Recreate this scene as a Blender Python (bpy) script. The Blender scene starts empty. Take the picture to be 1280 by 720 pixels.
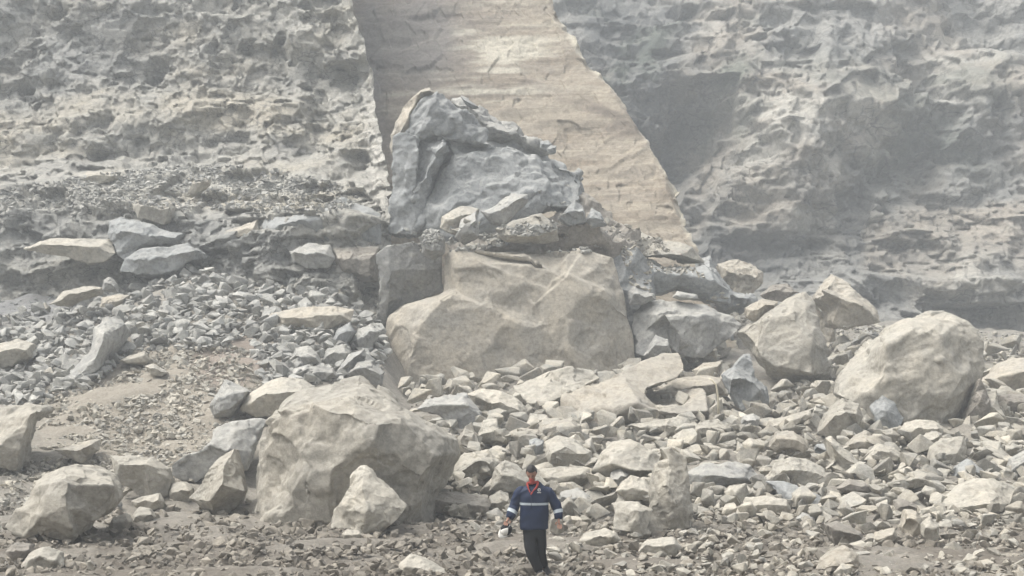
import bpy, bmesh, math, random
import numpy as np
from mathutils import Vector, Matrix
from mathutils.geometry import delaunay_2d_cdt

rng = random.Random(7)
nrs = np.random.RandomState(11)
scene = bpy.context.scene
COL = scene.collection
R = math.radians

# ------------------------------------------------------------ camera, sky, sun, exposure
F, HOR, CAMZ = 1758.0, 461.0, 3.2          # focal length in photo pixels, horizon row, eye height
cam_d = bpy.data.cameras.new("camera")
cam = bpy.data.objects.new("camera", cam_d)
COL.objects.link(cam)
cam.location = (0, 0, CAMZ)
cam.rotation_euler = (R(90), 0, 0)
cam_d.sensor_width = 36.0
cam_d.lens = 36.0 * F / 1280.0
cam_d.shift_y = (HOR - 360.0) / 1280.0
cam_d.clip_start = 0.5
cam_d.clip_end = 3000
scene.camera = cam

SUN_EL, SUN_AZ = 62.0, -100.0              # azimuth from +Y, clockwise: behind the camera, over its left shoulder
world = bpy.data.worlds.new("World")
scene.world = world
world.use_nodes = True
wn, wl = world.node_tree.nodes, world.node_tree.links
sky = wn.new("ShaderNodeTexSky")
sky.sky_type = 'NISHITA'
sky.sun_disc = False
sky.sun_elevation = R(SUN_EL)
sky.sun_rotation = R(SUN_AZ)
sky.air_density = 1.0
sky.dust_density = 6.0
sky.ozone_density = 0.5
hs = wn.new("ShaderNodeHueSaturation")
hs.inputs["Saturation"].default_value = 0.25   # overcast: almost no blue
wl.new(sky.outputs[0], hs.inputs["Color"])
wl.new(hs.outputs[0], wn["Background"].inputs[0])
wn["Background"].inputs[1].default_value = 0.15

sun_d = bpy.data.lights.new("sun", 'SUN')
sun_d.energy = 1.25
sun_d.angle = R(34)
sun_d.color = (1.0, 0.97, 0.918)
sun = bpy.data.objects.new("sun", sun_d)
COL.objects.link(sun)
sdir = Vector((math.sin(R(SUN_AZ)) * math.cos(R(SUN_EL)), math.cos(R(SUN_AZ)) * math.cos(R(SUN_EL)), math.sin(R(SUN_EL))))
sun.rotation_euler = sdir.to_track_quat('Z', 'Y').to_euler()
sun.location = sdir * 60

scene.view_settings.view_transform = 'Standard'
scene.view_settings.look = 'None'
scene.view_settings.exposure = 0.93
scene.view_settings.gamma = 1.0
scene.render.engine = 'CYCLES'
scene.cycles.use_denoising = True
scene.cycles.max_bounces = 5
scene.cycles.diffuse_bounces = 3
scene.cycles.volume_bounces = 1

# ------------------------------------------------------------ helpers
def P(px, py, Y):
    return ((px - 640.0) / F * Y, Y, CAMZ - (py - HOR) / F * Y)

def tag(o, label=None, cat=None, group=None, kind=None):
    if label: o["label"] = label
    if cat: o["category"] = cat
    if group: o["group"] = group
    if kind: o["kind"] = kind
    return o

def h3(ix, iy, iz, seed):
    x = (ix.astype(np.int64) * 374761393 + iy.astype(np.int64) * 668265263 + iz.astype(np.int64) * 2147483647 + seed * 1274126177) & 0xFFFFFFFF
    x = ((x ^ (x >> 13)) * 1274126177) & 0xFFFFFFFF
    x = ((x ^ (x >> 16)) * 2246822519) & 0xFFFFFFFF
    x = x ^ (x >> 15)
    return (x & 0xFFFFFF) / float(0xFFFFFF)

def vnoise(p, seed=0):
    f = np.floor(p); t = p - f; t = t * t * (3 - 2 * t)
    i = f.astype(np.int64)
    out = 0
    for a in (0, 1):
        for b in (0, 1):
            for c in (0, 1):
                w = (t[:, 0] if a else 1 - t[:, 0]) * (t[:, 1] if b else 1 - t[:, 1]) * (t[:, 2] if c else 1 - t[:, 2])
                out = out + w * h3(i[:, 0] + a, i[:, 1] + b, i[:, 2] + c, seed)
    return out * 2 - 1

def fbm(p, octv=4, seed=0, gain=0.5):
    out, a, s = 0, 1.0, 1.0
    for k in range(octv):
        out = out + a * vnoise(p * s + 17.3 * k, seed + k)
        a *= gain; s *= 2.03
    return out

def facet(p, tilt, step, seed=0, k=34.0):
    """Broken-rock relief: every cell of a jittered lattice is one tilted plane, neighbouring planes meeting in narrow creases."""
    f = np.floor(p); i = f.astype(np.int64)
    ws = np.zeros(len(p)) + 1e-12; val = np.zeros(len(p))
    for a in (-1, 0, 1):
        for b in (-1, 0, 1):
            for c in (-1, 0, 1):
                X, Y, Z = i[:, 0] + a, i[:, 1] + b, i[:, 2] + c
                cx = X + .1 + .8 * h3(X, Y, Z, seed + 1); cy = Y + .1 + .8 * h3(X, Y, Z, seed + 2); cz = Z + .1 + .8 * h3(X, Y, Z, seed + 3)
                dx, dy, dz = p[:, 0] - cx, p[:, 1] - cy, p[:, 2] - cz
                w = np.exp(-k * (dx * dx + dy * dy + dz * dz))
                v = step * (h3(X, Y, Z, seed + 4) * 2 - 1) + tilt * (dx * (h3(X, Y, Z, seed + 5) * 2 - 1) + dy * (h3(X, Y, Z, seed + 6) * 2 - 1) + dz * (h3(X, Y, Z, seed + 7) * 2 - 1)) * 2
                ws += w; val += w * v
    return val / ws

def kuhn(p, seed=0):
    """continuous noise made of flat planes: random heights joined linearly over a tetrahedral lattice"""
    f = np.floor(p); t = p - f; i = f.astype(np.int64)
    o = np.argsort(-t, axis=1); ts = np.take_along_axis(t, o, 1)
    c = i.copy(); r = np.arange(len(p))
    out = h3(c[:, 0], c[:, 1], c[:, 2], seed) * (1 - ts[:, 0])
    for k in range(3):
        c[r, o[:, k]] += 1
        out = out + h3(c[:, 0], c[:, 1], c[:, 2], seed) * (ts[:, k] - (ts[:, k + 1] if k < 2 else 0))
    return out * 2 - 1
_ROT = np.array(Matrix.Rotation(.7, 3, 'X') @ Matrix.Rotation(.5, 3, 'Y') @ Matrix.Rotation(.9, 3, 'Z'))
def planes(p, seed=0, warp=0.55):
    q = p @ _ROT.T + seed * 1.37
    w = np.stack([kuhn(q * .8, seed + 1), kuhn(q * .8, seed + 2), kuhn(q * .8, seed + 3)], 1)
    return kuhn(q + warp * w, seed + 4)

def mesh_from(name, v, f, smooth=True, attrs=None, mat=None):
    """v (n,3), f (m,k) arrays."""
    me = bpy.data.meshes.new(name)
    v = np.asarray(v, dtype=np.float32); f = np.asarray(f, dtype=np.int32)
    m, k = f.shape
    me.vertices.add(len(v)); me.vertices.foreach_set("co", v.ravel())
    me.loops.add(m * k); me.loops.foreach_set("vertex_index", f.ravel())
    me.polygons.add(m)
    me.polygons.foreach_set("loop_start", np.arange(0, m * k, k, dtype=np.int32))
    me.polygons.foreach_set("loop_total", np.full(m, k, dtype=np.int32))
    me.polygons.foreach_set("use_smooth", np.full(m, smooth, dtype=bool))
    me.update(calc_edges=True)
    for n, val in (attrs or {}).items():
        at = me.attributes.new(n, 'FLOAT', 'POINT')
        at.data.foreach_set("value", np.asarray(val, dtype=np.float32))
    if mat: me.materials.append(mat)
    return me

def link(name, me, parent=None, loc=None):
    o = bpy.data.objects.new(name, me)
    COL.objects.link(o)
    if parent: o.parent = parent
    if loc is not None: o.location = loc
    return o

def grid_faces(nr, nc):
    i = np.arange(nr - 1)[:, None] * nc + np.arange(nc - 1)[None, :]
    i = i.ravel()
    return np.stack([i, i + 1, i + 1 + nc, i + nc], 1)

def vnormals(v, nr, nc):
    g = v.reshape(nr, nc, 3)
    du = np.gradient(g, axis=1); dv = np.gradient(g, axis=0)
    n = np.cross(du, dv)
    n /= np.linalg.norm(n, axis=2, keepdims=True) + 1e-9
    return n.reshape(-1, 3)

# ------------------------------------------------------------ materials
def rockmat(name, c1, c2, c3, scale=1.0, bump=0.5, dust=0.3, rough=0.9, attr=None, cattr=None, streak=None, joints=None):
    m = bpy.data.materials.new(name); m.use_nodes = True
    nt = m.node_tree; N, L = nt.nodes, nt.links
    bs = N["Principled BSDF"]
    bs.inputs["Roughness"].default_value = rough
    bs.inputs["Specular IOR Level"].default_value = 0.25
    tc = N.new("ShaderNodeTexCoord")
    oi = N.new("ShaderNodeObjectInfo")
    rn = N.new("ShaderNodeAttribute"); rn.attribute_name = "rnd"
    add = N.new("ShaderNodeVectorMath"); add.operation = 'ADD'
    off = N.new("ShaderNodeMath"); off.operation = 'MULTIPLY_ADD'; off.inputs[1].default_value = 31.0
    L.new(oi.outputs["Random"], off.inputs[0]); L.new(rn.outputs["Fac"], off.inputs[2])
    L.new(tc.outputs["Object"], add.inputs[0]); L.new(off.outputs[0], add.inputs[1])
    vec = add.outputs[0]
    def noise(s, d=6, r=0.6, v=None, dist=0.0):
        n = N.new("ShaderNodeTexNoise"); n.inputs["Scale"].default_value = s
        n.inputs["Detail"].default_value = d; n.inputs["Roughness"].default_value = r; n.inputs["Distortion"].default_value = dist
        L.new(v or vec, n.inputs["Vector"]); return n.outputs["Fac"]
    def ramp(x, a, b, va=0.0, vb=1.0):
        r = N.new("ShaderNodeMapRange"); r.inputs["From Min"].default_value = a; r.inputs["From Max"].default_value = b
        r.inputs["To Min"].default_value = va; r.inputs["To Max"].default_value = vb
        L.new(x, r.inputs["Value"]); return r.outputs[0]
    def mix(fac, a, b, mode='MIX'):
        x = N.new("ShaderNodeMix"); x.data_type = 'RGBA'; x.blend_type = mode
        if isinstance(fac, (int, float)): x.inputs[0].default_value = fac
        else: L.new(fac, x.inputs[0])
        for s, q in ((6, a), (7, b)):
            if isinstance(q, tuple): x.inputs[s].default_value = (*q, 1)
            else: L.new(q, x.inputs[s])
        return x.outputs[2]
    col = mix(ramp(noise(0.55 * scale, 8, 0.65, dist=0.4), 0.38, 0.62), c1, c2)
    col = mix(ramp(noise(2.1 * scale, 9, 0.7), 0.56, 0.72, 0, 0.7), col, c3)
    if streak:      # horizontal bedding stains
        mp = N.new("ShaderNodeMapping"); mp.inputs["Scale"].default_value = (0.10, 0.10, 1.3)
        L.new(tc.outputs["Object"], mp.inputs[0])
        s1 = noise(1.1, 8, 0.62, mp.outputs[0], 0.6)
        col = mix(ramp(s1, 0.50, 0.60, 0, 0.8), col, streak[0])
        s2 = noise(3.1, 9, 0.7, mp.outputs[0], 0.8)
        col = mix(ramp(s2, 0.52, 0.62, 0, 0.75), col, streak[1])
    if attr:        # stain zones carried by the mesh
        for nm, c in attr:
            an = N.new("ShaderNodeAttribute"); an.attribute_name = nm
            col = mix(an.outputs["Fac"], col, c)
    if joints:      # dark open joints that box the rock into angular blocks
        for js, wd in ((joints[0], 0.05), (joints[1], 0.06)):
            ma = N.new("ShaderNodeMapping"); ma.inputs["Scale"].default_value = (0.7, 0.7, 1.35); ma.inputs["Rotation"].default_value = (0.1, 0.35, 0.2)
            ad = N.new("ShaderNodeVectorMath"); ad.operation = 'MULTIPLY_ADD'
            nz_ = N.new("ShaderNodeTexNoise"); nz_.inputs["Scale"].default_value = 1.4 * js; nz_.inputs["Detail"].default_value = 4
            L.new(tc.outputs["Object"], nz_.inputs["Vector"]); L.new(nz_.outputs["Color"], ad.inputs[0]); ad.inputs[1].default_value = (0.5 / js,) * 3
            L.new(tc.outputs["Object"], ad.inputs[2]); L.new(ad.outputs[0], ma.inputs[0])
            vj = N.new("ShaderNodeTexVoronoi"); vj.feature = 'DISTANCE_TO_EDGE'; vj.inputs["Scale"].default_value = js
            L.new(ma.outputs[0], vj.inputs["Vector"])
            jf = ramp(vj.outputs["Distance"], 0.0, wd, 0.75, 0.0)
            jm = N.new("ShaderNodeMath"); jm.operation = 'MULTIPLY'; L.new(jf, jm.inputs[0])
            L.new(ramp(noise(0.5 * js, 4, .6), 0.45, 0.6), jm.inputs[1])
            col = mix(jm.outputs[0], col, (0.10, 0.098, 0.09))
    # mottling
    mot = ramp(noise(7.0 * scale, 8, 0.75), 0.32, 0.68, 0.68, 1.28)
    mul = N.new("ShaderNodeVectorMath"); mul.operation = 'SCALE'
    L.new(col, mul.inputs[0]); L.new(mot, mul.inputs["Scale"]); col = mul.outputs[0]
    # each stone a little lighter or darker
    sm = N.new("ShaderNodeMath"); sm.operation = 'ADD'
    L.new(oi.outputs["Random"], sm.inputs[0]); L.new(rn.outputs["Fac"], sm.inputs[1])
    fr = N.new("ShaderNodeMath"); fr.operation = 'FRACT'; L.new(sm.outputs[0], fr.inputs[0])
    if cattr:
        m2 = N.new("ShaderNodeVectorMath"); m2.operation = 'SCALE'
        L.new(col, m2.inputs[0]); L.new(ramp(fr.outputs[0], 0, 1, 1 - cattr, 1 + cattr), m2.inputs["Scale"]); col = m2.outputs[0]
    if dust:        # pale quarry dust settled on ledges and tops
        ge = N.new("ShaderNodeNewGeometry"); sp = N.new("ShaderNodeSeparateXYZ")
        L.new(ge.outputs["Normal"], sp.inputs[0])
        up = ramp(sp.outputs["Z"], 0.35, 0.8, 0, dust)
        mm = N.new("ShaderNodeMath"); mm.operation = 'MULTIPLY'
        L.new(up, mm.inputs[0]); L.new(ramp(noise(3.0, 5, 0.7), 0.35, 0.55), mm.inputs[1])
        col = mix(mm.outputs[0], col, (0.50, 0.475, 0.415))
    L.new(col, bs.inputs["Base Color"])
    b1 = N.new("ShaderNodeBump"); b1.inputs["Strength"].default_value = bump; b1.inputs["Distance"].default_value = 0.16 / scale
    L.new(noise(3.4 * scale, 10, 0.72, dist=0.3), b1.inputs["Height"])
    vo = N.new("ShaderNodeTexVoronoi"); vo.inputs["Scale"].default_value = 2.6 * scale
    wv = N.new("ShaderNodeVectorMath"); wv.operation = 'MULTIPLY'; wv.inputs[1].default_value = (1, 1, 1.9)
    L.new(vec, wv.inputs[0]); L.new(wv.outputs[0], vo.inputs["Vector"])
    b2 = N.new("ShaderNodeBump"); b2.inputs["Strength"].default_value = bump * 0.55; b2.inputs["Distance"].default_value = 0.09 / scale
    L.new(vo.outputs["Color"], b2.inputs["Height"]); L.new(b1.outputs[0], b2.inputs["Normal"])
    L.new(b2.outputs[0], bs.inputs["Normal"])
    return m

BEI, BEI2, BEI3 = (0.375, 0.345, 0.285), (0.295, 0.278, 0.238), (0.455, 0.428, 0.365)
GRE, GRE2, GRE3 = (0.315, 0.308, 0.280), (0.245, 0.244, 0.232), (0.40, 0.385, 0.34)
BLU, BLU2, BLU3 = (0.228, 0.237, 0.234), (0.30, 0.306, 0.298), (0.165, 0.174, 0.176)
MAT = {
    'b': rockmat("beige_stone", BEI, BEI2, BEI3, dust=0.25, cattr=0.16),
    'g': rockmat("grey_stone", GRE, GRE2, GRE3, dust=0.35, cattr=0.16),
    'u': rockmat("blue_grey_stone", BLU, BLU2, BLU3, dust=0.2, cattr=0.10),
    't': rockmat("tan_stone", (0.375, 0.335, 0.268), (0.31, 0.288, 0.245), (0.43, 0.39, 0.32), dust=0.2, cattr=0.1),
    'r': rockmat("reddish_stone", (0.37, 0.345, 0.285), (0.30, 0.285, 0.25), (0.33, 0.22, 0.17), dust=0.2),
    'd': rockmat("brown_stone", (0.24, 0.215, 0.18), (0.19, 0.175, 0.15), (0.29, 0.265, 0.225), dust=0.2, cattr=0.16),
}
MAT['rub_b'] = rockmat("pale_rubble_stone", (0.365, 0.333, 0.27), (0.26, 0.25, 0.22), (0.42, 0.395, 0.34), scale=2, dust=0.15, cattr=0.30)
MAT['rub_g'] = rockmat("grey_rubble_stone", (0.33, 0.322, 0.29), (0.235, 0.235, 0.222), (0.41, 0.395, 0.35), scale=2, dust=0.15, cattr=0.32)
MAT['rub_d'] = rockmat("earthy_rubble_stone", (0.24, 0.215, 0.175), (0.15, 0.135, 0.11), (0.33, 0.305, 0.26), scale=2, dust=0.1, cattr=0.35)

# ------------------------------------------------------------ terrain (the quarry floor and the debris slope)
KY = np.array([2, 20, 24, 28, 31, 34, 38, 42, 46, 50, 55, 60, 66, 75, 95.0])
def flat(Y): return HOR + CAMZ / Y * F
base = [flat(y) for y in KY[:4]]
KU = np.array([-400, 0, 130, 250, 400, 470, 520, 700, 900, 1100, 1280, 1700.0])
T = [
    [643, 602, 555, 520, 485, 440, 400, 372, 350, 335, 325],
    [643, 602, 553, 512, 470, 425, 392, 362, 342, 330, 320],
    [642, 600, 548, 498, 450, 410, 385, 360, 340, 330, 320],
    [641, 598, 543, 490, 440, 395, 350, 338, 332, 325, 318],
    [641, 598, 540, 492, 450, 405, 365, 348, 335, 325, 318],
    [641, 600, 548, 505, 470, 430, 400, 385, 370, 360, 350],
    [641, 603, 560, 525, 500, 480, 465, 450, 430, 415, 400],
    [641, 604, 566, 533, 505, 482, 466, 450, 432, 415, 400],
    [641, 604, 567, 535, 505, 482, 460, 440, 420, 392, 372],
    [641, 604, 568, 535, 506, 484, 462, 444, 430, 414, 396],
    [641, 604, 568, 535, 507, 486, 464, 447, 438, 428, 412],
    [641, 604, 568, 535, 507, 486, 464, 447, 438, 428, 412],
]
GZ = np.array([[CAMZ - (py - HOR) / F * y for py, y in zip(base + row, KY)] for row in T])   # (U, Y)

def ground_z(X, Y):
    X = np.atleast_1d(np.asarray(X, float)); Y = np.atleast_1d(np.asarray(Y, float))
    u = np.clip(640 + X / np.maximum(Y, 2) * F, -400, 1700)
    u = np.where(Y < 24, 640.0, u)
    iu = np.clip(np.searchsorted(KU, u, side='right') - 1, 0, len(KU) - 2)
    fu = (u - KU[iu]) / (KU[iu + 1] - KU[iu]); fu = fu * fu * (3 - 2 * fu)
    Yc = np.clip(Y, 2, 94.99)
    iy = np.clip(np.searchsorted(KY, Yc, side='right') - 1, 0, len(KY) - 2)
    fy = (Yc - KY[iy]) / (KY[iy + 1] - KY[iy])
    a = GZ[iu, iy] * (1 - fy) + GZ[iu, iy + 1] * fy
    b = GZ[iu + 1, iy] * (1 - fy) + GZ[iu + 1, iy + 1] * fy
    # the dark hollow under the tilted boulder
    dent = np.exp(-(((X - 7.75) / 1.3) ** 2 + ((Y - 47.4) / 1.9) ** 4))
    return a * (1 - fu) + b * fu - 1.5 * dent

def ground_depth(px, py):
    Ys = np.arange(14, 94, 0.1)
    z = ground_z((px - 640) / F * Ys, Ys)
    row = HOR - (z - CAMZ) / Ys * F
    k = np.argmax(row <= py)
    return float(Ys[k]) if row[k] <= py else 93.0

ys = np.concatenate([np.arange(-4, 17, 1.0), np.arange(17, 34, 0.085), np.arange(34, 60, 0.13), np.arange(60, 96, 0.5)])
ss = np.linspace(-1, 1, 620)
Yg, Sg = np.meshgrid(ys, ss, indexing='ij')
Xg = Sg * np.where(Yg < 17, 30, 16 + 0.75 * Yg)
v = np.stack([Xg.ravel(), Yg.ravel(), ground_z(Xg.ravel(), Yg.ravel())], 1)
p = v * np.array([1, 1, 0.3])
near = np.clip((v[:, 1] - 29) / 6, 0, 1)
amp = 0.55 + 0.45 * near
v[:, 2] += amp * (0.10 * fbm(p * 0.5, 3, 5) + 0.20 * planes(p * 0.9, 21)
                  + 0.10 * planes(p * 2.6, 31)) + 0.05 * planes(p * 6.0, 41) - 0.05
uu = 640 + v[:, 0] / np.maximum(v[:, 1], 2) * F
# colour zones: brown earth on the left slope, dark gravel on the bench
row = HOR - (v[:, 2] - CAMZ) / np.maximum(v[:, 1], 2) * F
def blob(u, r, cu, cr, su, sr): return np.exp(-(((u - cu) / su) ** 2 + ((r - cr) / sr) ** 2))
nz = 0.5 + 0.5 * fbm(p * 0.8, 4, 77)
earth = np.clip(2.2 * (blob(uu, row, 190, 510, 130, 75) + 0.9 * blob(uu, row, 280, 450, 70, 40)) * (0.55 + 0.6 * nz), 0, 1)
red = np.clip(2.2 * blob(uu, row, 285, 452, 38, 26) * (0.4 + nz), 0, 0.8)
dark = np.clip(3 * blob(uu, row, 20, 368, 90, 28) * (0.5 + nz), 0, 1)
wet = np.clip((30.0 - v[:, 1]) / 3, 0, 1) * np.clip(nz * 1.6, 0, 1)
gm = rockmat("quarry_earth", (0.235, 0.215, 0.18), (0.165, 0.152, 0.13), (0.30, 0.28, 0.24), scale=2.4, bump=0.8, dust=0.1,
             attr=[("earth", (0.245, 0.218, 0.175)), ("red", (0.215, 0.175, 0.145)), ("dark", (0.17, 0.17, 0.168)), ("wet", (0.125, 0.108, 0.086))])
me = mesh_from("ground", v, grid_faces(len(ys), len(ss)), True, {"earth": earth, "red": red, "dark": dark, "wet": wet}, gm)
tag(link("ground", me), kind="structure")

# ------------------------------------------------------------ cliffs as relief sheets standing at their real distance
def chip_grid(g, levels, seed):
    """flat breaks knocked out of a relief sheet, big ones first"""
    rs = np.random.RandomState(seed); nr, nc = g.shape[:2]
    for cnt, rad0, dep0, tl in levels:
        n = vnormals(g.reshape(-1, 3), nr, nc).reshape(nr, nc, 3); n = n * np.sign(-n[:, :, 1:2] + 1e-9)
        for _ in range(cnt):
            i, j = rs.randint(2, nr - 2), rs.randint(2, nc - 2)
            s0 = g[i, j]; m = n[i, j] * [.6, 1, .6]; m = m / np.linalg.norm(m)
            hx = abs(g[i, j + 1, 0] - g[i, j - 1, 0]) / 2 + 1e-4; hz = np.linalg.norm(g[i + 1, j] - g[i - 1, j]) / 2 + 1e-4
            rad = rad0 * rs.uniform(.5, 1.3); dep = dep0 * rs.uniform(.3, 1.3)
            a, b = int(min(rad / hx, 90)) + 1, int(min(rad * .8 / hz, 90)) + 1
            i0, i1, j0, j1 = max(0, i - b), min(nr, i + b + 1), max(0, j - a), min(nc, j + a + 1)
            w = g[i0:i1, j0:j1] - s0
            nn = m + rs.normal(0, 1, 3) * np.array([.75, .2, 1.0]) * tl; nn /= np.linalg.norm(nn)
            th = rs.uniform(0, 3.14); c_, s_ = math.cos(th), math.sin(th)
            u1 = w[..., 0] * c_ + w[..., 2] * s_; u2 = -w[..., 0] * s_ + w[..., 2] * c_
            sq = rs.uniform(.5, 1.0)      # angular, elongated footprint
            ins = np.maximum(np.abs(u1), np.abs(u2) / sq) + .35 * (np.abs(u1 + u2)) < rad
            d = np.clip(w @ nn + dep, 0, dep * 1.8) * ins
            g[i0:i1, j0:j1, 1] += d / max(.5, abs(nn[1]))

def sheet(name, rows, edgeL, edgeR, ncol, nrow, depth, relief, mat, attrs=None, wrapR=None, wrapL=None, ragged=0, chips=None):
    """rows: (row_bottom, row_top); edgeL/R(row)->column; depth(u,row)->Y; relief(points)->metres along the normal."""
    r = np.linspace(rows[0], rows[1], nrow)
    s = np.linspace(0, 1, ncol)
    Rr, S = np.meshgrid(r, s, indexing='ij')
    eR = edgeR(Rr)
    if ragged: eR = eR + ragged * (fbm(np.stack([r * .06, r * 0, r * 0 + 3.3], 1), 5, 88)[:, None] + .5 * np.round(2 * vnoise(np.stack([r * .11, r * 0, r * 0], 1), 89))[:, None])
    U = edgeL(Rr) + S * (eR - edgeL(Rr))
    Yd = depth(U, Rr)
    v = np.stack([(U - 640) / F * Yd, Yd, CAMZ - (Rr - HOR) / F * Yd], 2)
    n = vnormals(v.reshape(-1, 3), nrow, ncol)
    n *= np.sign(-n[:, 1:2] + 1e-9)
    n = n * np.array([0.5, 0.7, 0.35]) + np.array([0, -0.45, 0.05]); n /= np.linalg.norm(n, axis=1, keepdims=True)
    q = v.reshape(-1, 3)
    d = relief(q, U.ravel(), Rr.ravel())
    q = q + n * d[:, None]
    g = q.reshape(nrow, ncol, 3)
    if chips: chip_grid(g, chips, 77)
    at = {k: fn(U.ravel(), Rr.ravel(), v.reshape(-1, 3)).reshape(nrow, ncol) for k, fn in (attrs or {}).items()}
    ex = []
    def wrap(col, dirn):     # carry the edge back into the rock so the face has real thickness
        out = []
        for k in (0.5, 1.2, 2.2, 4, 7, 12):
            c = g[:, col, :].copy(); c[:, 1] += k * dirn[1]; c[:, 0] += k * dirn[0]
            c[:, 0] += 0.12 * k ** 0.3 * vnoise(c * 1.7, 3) ; out.append(c[:, None, :])
        return np.concatenate(out, 1)
    if wrapR:
        w = wrap(-1, wrapR); g = np.concatenate([g, w], 1)
        at = {k: np.concatenate([a, np.repeat(a[:, -1:], w.shape[1], 1)], 1) for k, a in at.items()}
    if wrapL:
        w = wrap(0, wrapL)[:, ::-1]; g = np.concatenate([w, g], 1)
        at = {k: np.concatenate([np.repeat(a[:, :1], w.shape[1], 1), a], 1) for k, a in at.items()}
    me = mesh_from(name, g.reshape(-1, 3), grid_faces(nrow, g.shape[1]), True, {k: a.ravel() for k, a in at.items()}, mat)
    o = link(name, me)
    tag(o, kind="structure")
    return o

def table(us, rowsets):
    us = np.array(us, float)
    def f(U, Rr):
        vals = []
        for rs in rowsets:
            rr = np.array([a for a, b in rs], float)[::-1]; yy = np.array([b for a, b in rs], float)[::-1]
            vals.append(np.interp(Rr, rr, yy))
        vals = np.array(vals)
        iu = np.clip(np.searchsorted(us, U, side='right') - 1, 0, len(us) - 2)
        t = np.clip((U - us[iu]) / (us[iu + 1] - us[iu]), 0, 1); t = t * t * (3 - 2 * t)
        a = np.take_along_axis(vals, iu[None], 0)[0]; b = np.take_along_axis(vals, (iu + 1)[None], 0)[0]
        return a * (1 - t) + b * t
    return f

# left cliff: lower broken band, a talus ledge, then the ragged upper face
left_depth = table([-260, 0, 130, 300, 420, 490], [
    [(460, 55), (350, 57), (300, 58), (255, 60), (235, 63), (195, 68), (150, 69.5), (110, 71.5), (0, 74), (-200, 80)],
    [(460, 55), (350, 57), (300, 58), (255, 60), (235, 63), (195, 68), (150, 69.5), (110, 71.5), (0, 74), (-200, 80)],
    [(460, 54), (345, 56), (290, 57), (250, 58.5), (235, 61), (195, 67), (150, 69), (115, 71.5), (0, 74), (-200, 80)],
    [(460, 53.5), (335, 55), (280, 56), (252, 57.5), (230, 61), (195, 66.5), (150, 68), (118, 70), (0, 73), (-200, 79)],
    [(460, 53.5), (350, 55), (280, 56), (250, 57.5), (225, 60.5), (195, 65), (150, 67), (118, 68.5), (0, 71.5), (-200, 78)],
    [(460, 54), (360, 56), (280, 57.5), (240, 59), (215, 61), (190, 64), (150, 66), (118, 67.5), (0, 70.5), (-200, 77)],
])
def saw(x): x = x - np.floor(x); return np.where(x < 0.86, x / 0.86, (1 - x) / 0.14)
def left_relief(q, U, Rr):
    s = np.array([.7, .7, 1.5]); w = 0.10 * np.stack([vnoise(q * 0.9, 61), vnoise(q * 0.9, 62), vnoise(q * 0.9, 63)], 1)
    a = planes(q * s * 0.26, 101); b = planes(q * s * 0.6, 111); c = planes(q * s * 1.4, 121); d = planes(q * s * 3.4, 131)
    bed = saw(-q[:, 2] / 1.5 + 1.3 * fbm(q * np.array([.10, .10, .05]), 3, 57) + .25 * b) * (0.5 + 0.5 * fbm(q * 0.14, 2, 58))
    bed2 = saw(-q[:, 2] / 0.55 + 1.5 * fbm(q * np.array([.15, .15, .06]), 3, 59)) * np.clip(0.5 + fbm(q * 0.3, 2, 60), 0, 1)
    cr = np.clip(1 - np.abs(vnoise(q * np.array([.42, .42, .09]), 64)) / .045, 0, 1) * np.clip(vnoise(q * .2, 65) + .3, 0, 1)
    return 0.50 * a + 0.20 * b + 0.085 * c + 0.035 * d + 0.4 * fbm(q * 0.13, 2, 55) + 0.26 * bed + 0.10 * bed2 - 0.30 * cr
def left_tan(U, Rr, q):
    n = fbm(q * np.array([0.22, 0.22, 0.5]), 5, 141)
    return np.clip(0.25 + 1.3 * n + 0.7 * blob(U, Rr, 240, 150, 190, 45) - 0.8 * (Rr > 262) , 0, 1) * 0.75
def left_white(U, Rr, q):
    return np.clip((blob(U, Rr, 470, 120, 14, 300) + 0.5 * blob(U, Rr, 190, 250, 50, 14)) * (0.5 + 1.0 * (0.5 + 0.5 * fbm(q * 0.6, 3, 151))), 0, 0.8)
def left_grey(U, Rr, q):
    return np.clip(blob(U, Rr, 200, 305, 260, 45) * (0.7 + 0.8 * fbm(q * 0.3, 4, 161)) + 0.9 * blob(U, Rr, 90, 60, 170, 75) * (0.6 + fbm(q * 0.3, 4, 162)), 0, 0.55)
lm = rockmat("cliff_stone", (0.37, 0.355, 0.31), (0.275, 0.27, 0.245), (0.43, 0.41, 0.36), scale=1.0, bump=1.0, dust=0.12, joints=(1.1, 2.4),
             attr=[("tan", (0.40, 0.36, 0.28)), ("grey", (0.215, 0.22, 0.215)), ("white", (0.47, 0.45, 0.40))])
def le(Rr): return np.interp(Rr, [-200, 0, 60, 140, 200, 300, 360, 460], [428, 441, 455, 471, 483, 488, 486, 486])
sheet("cliff_beside_slab", (460, -160), lambda r: r * 0 - 250.0, le, 640, 440, left_depth, left_relief, lm,
      {"tan": left_tan, "white": left_white, "grey": left_grey}, chips=((90, 3.2, .30, .3), (450, 1.6, .20, .35), (1800, .8, .11, .4), (4500, .38, .06, .5)), wrapR=(-0.28, 1.0), ragged=2.0)

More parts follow.
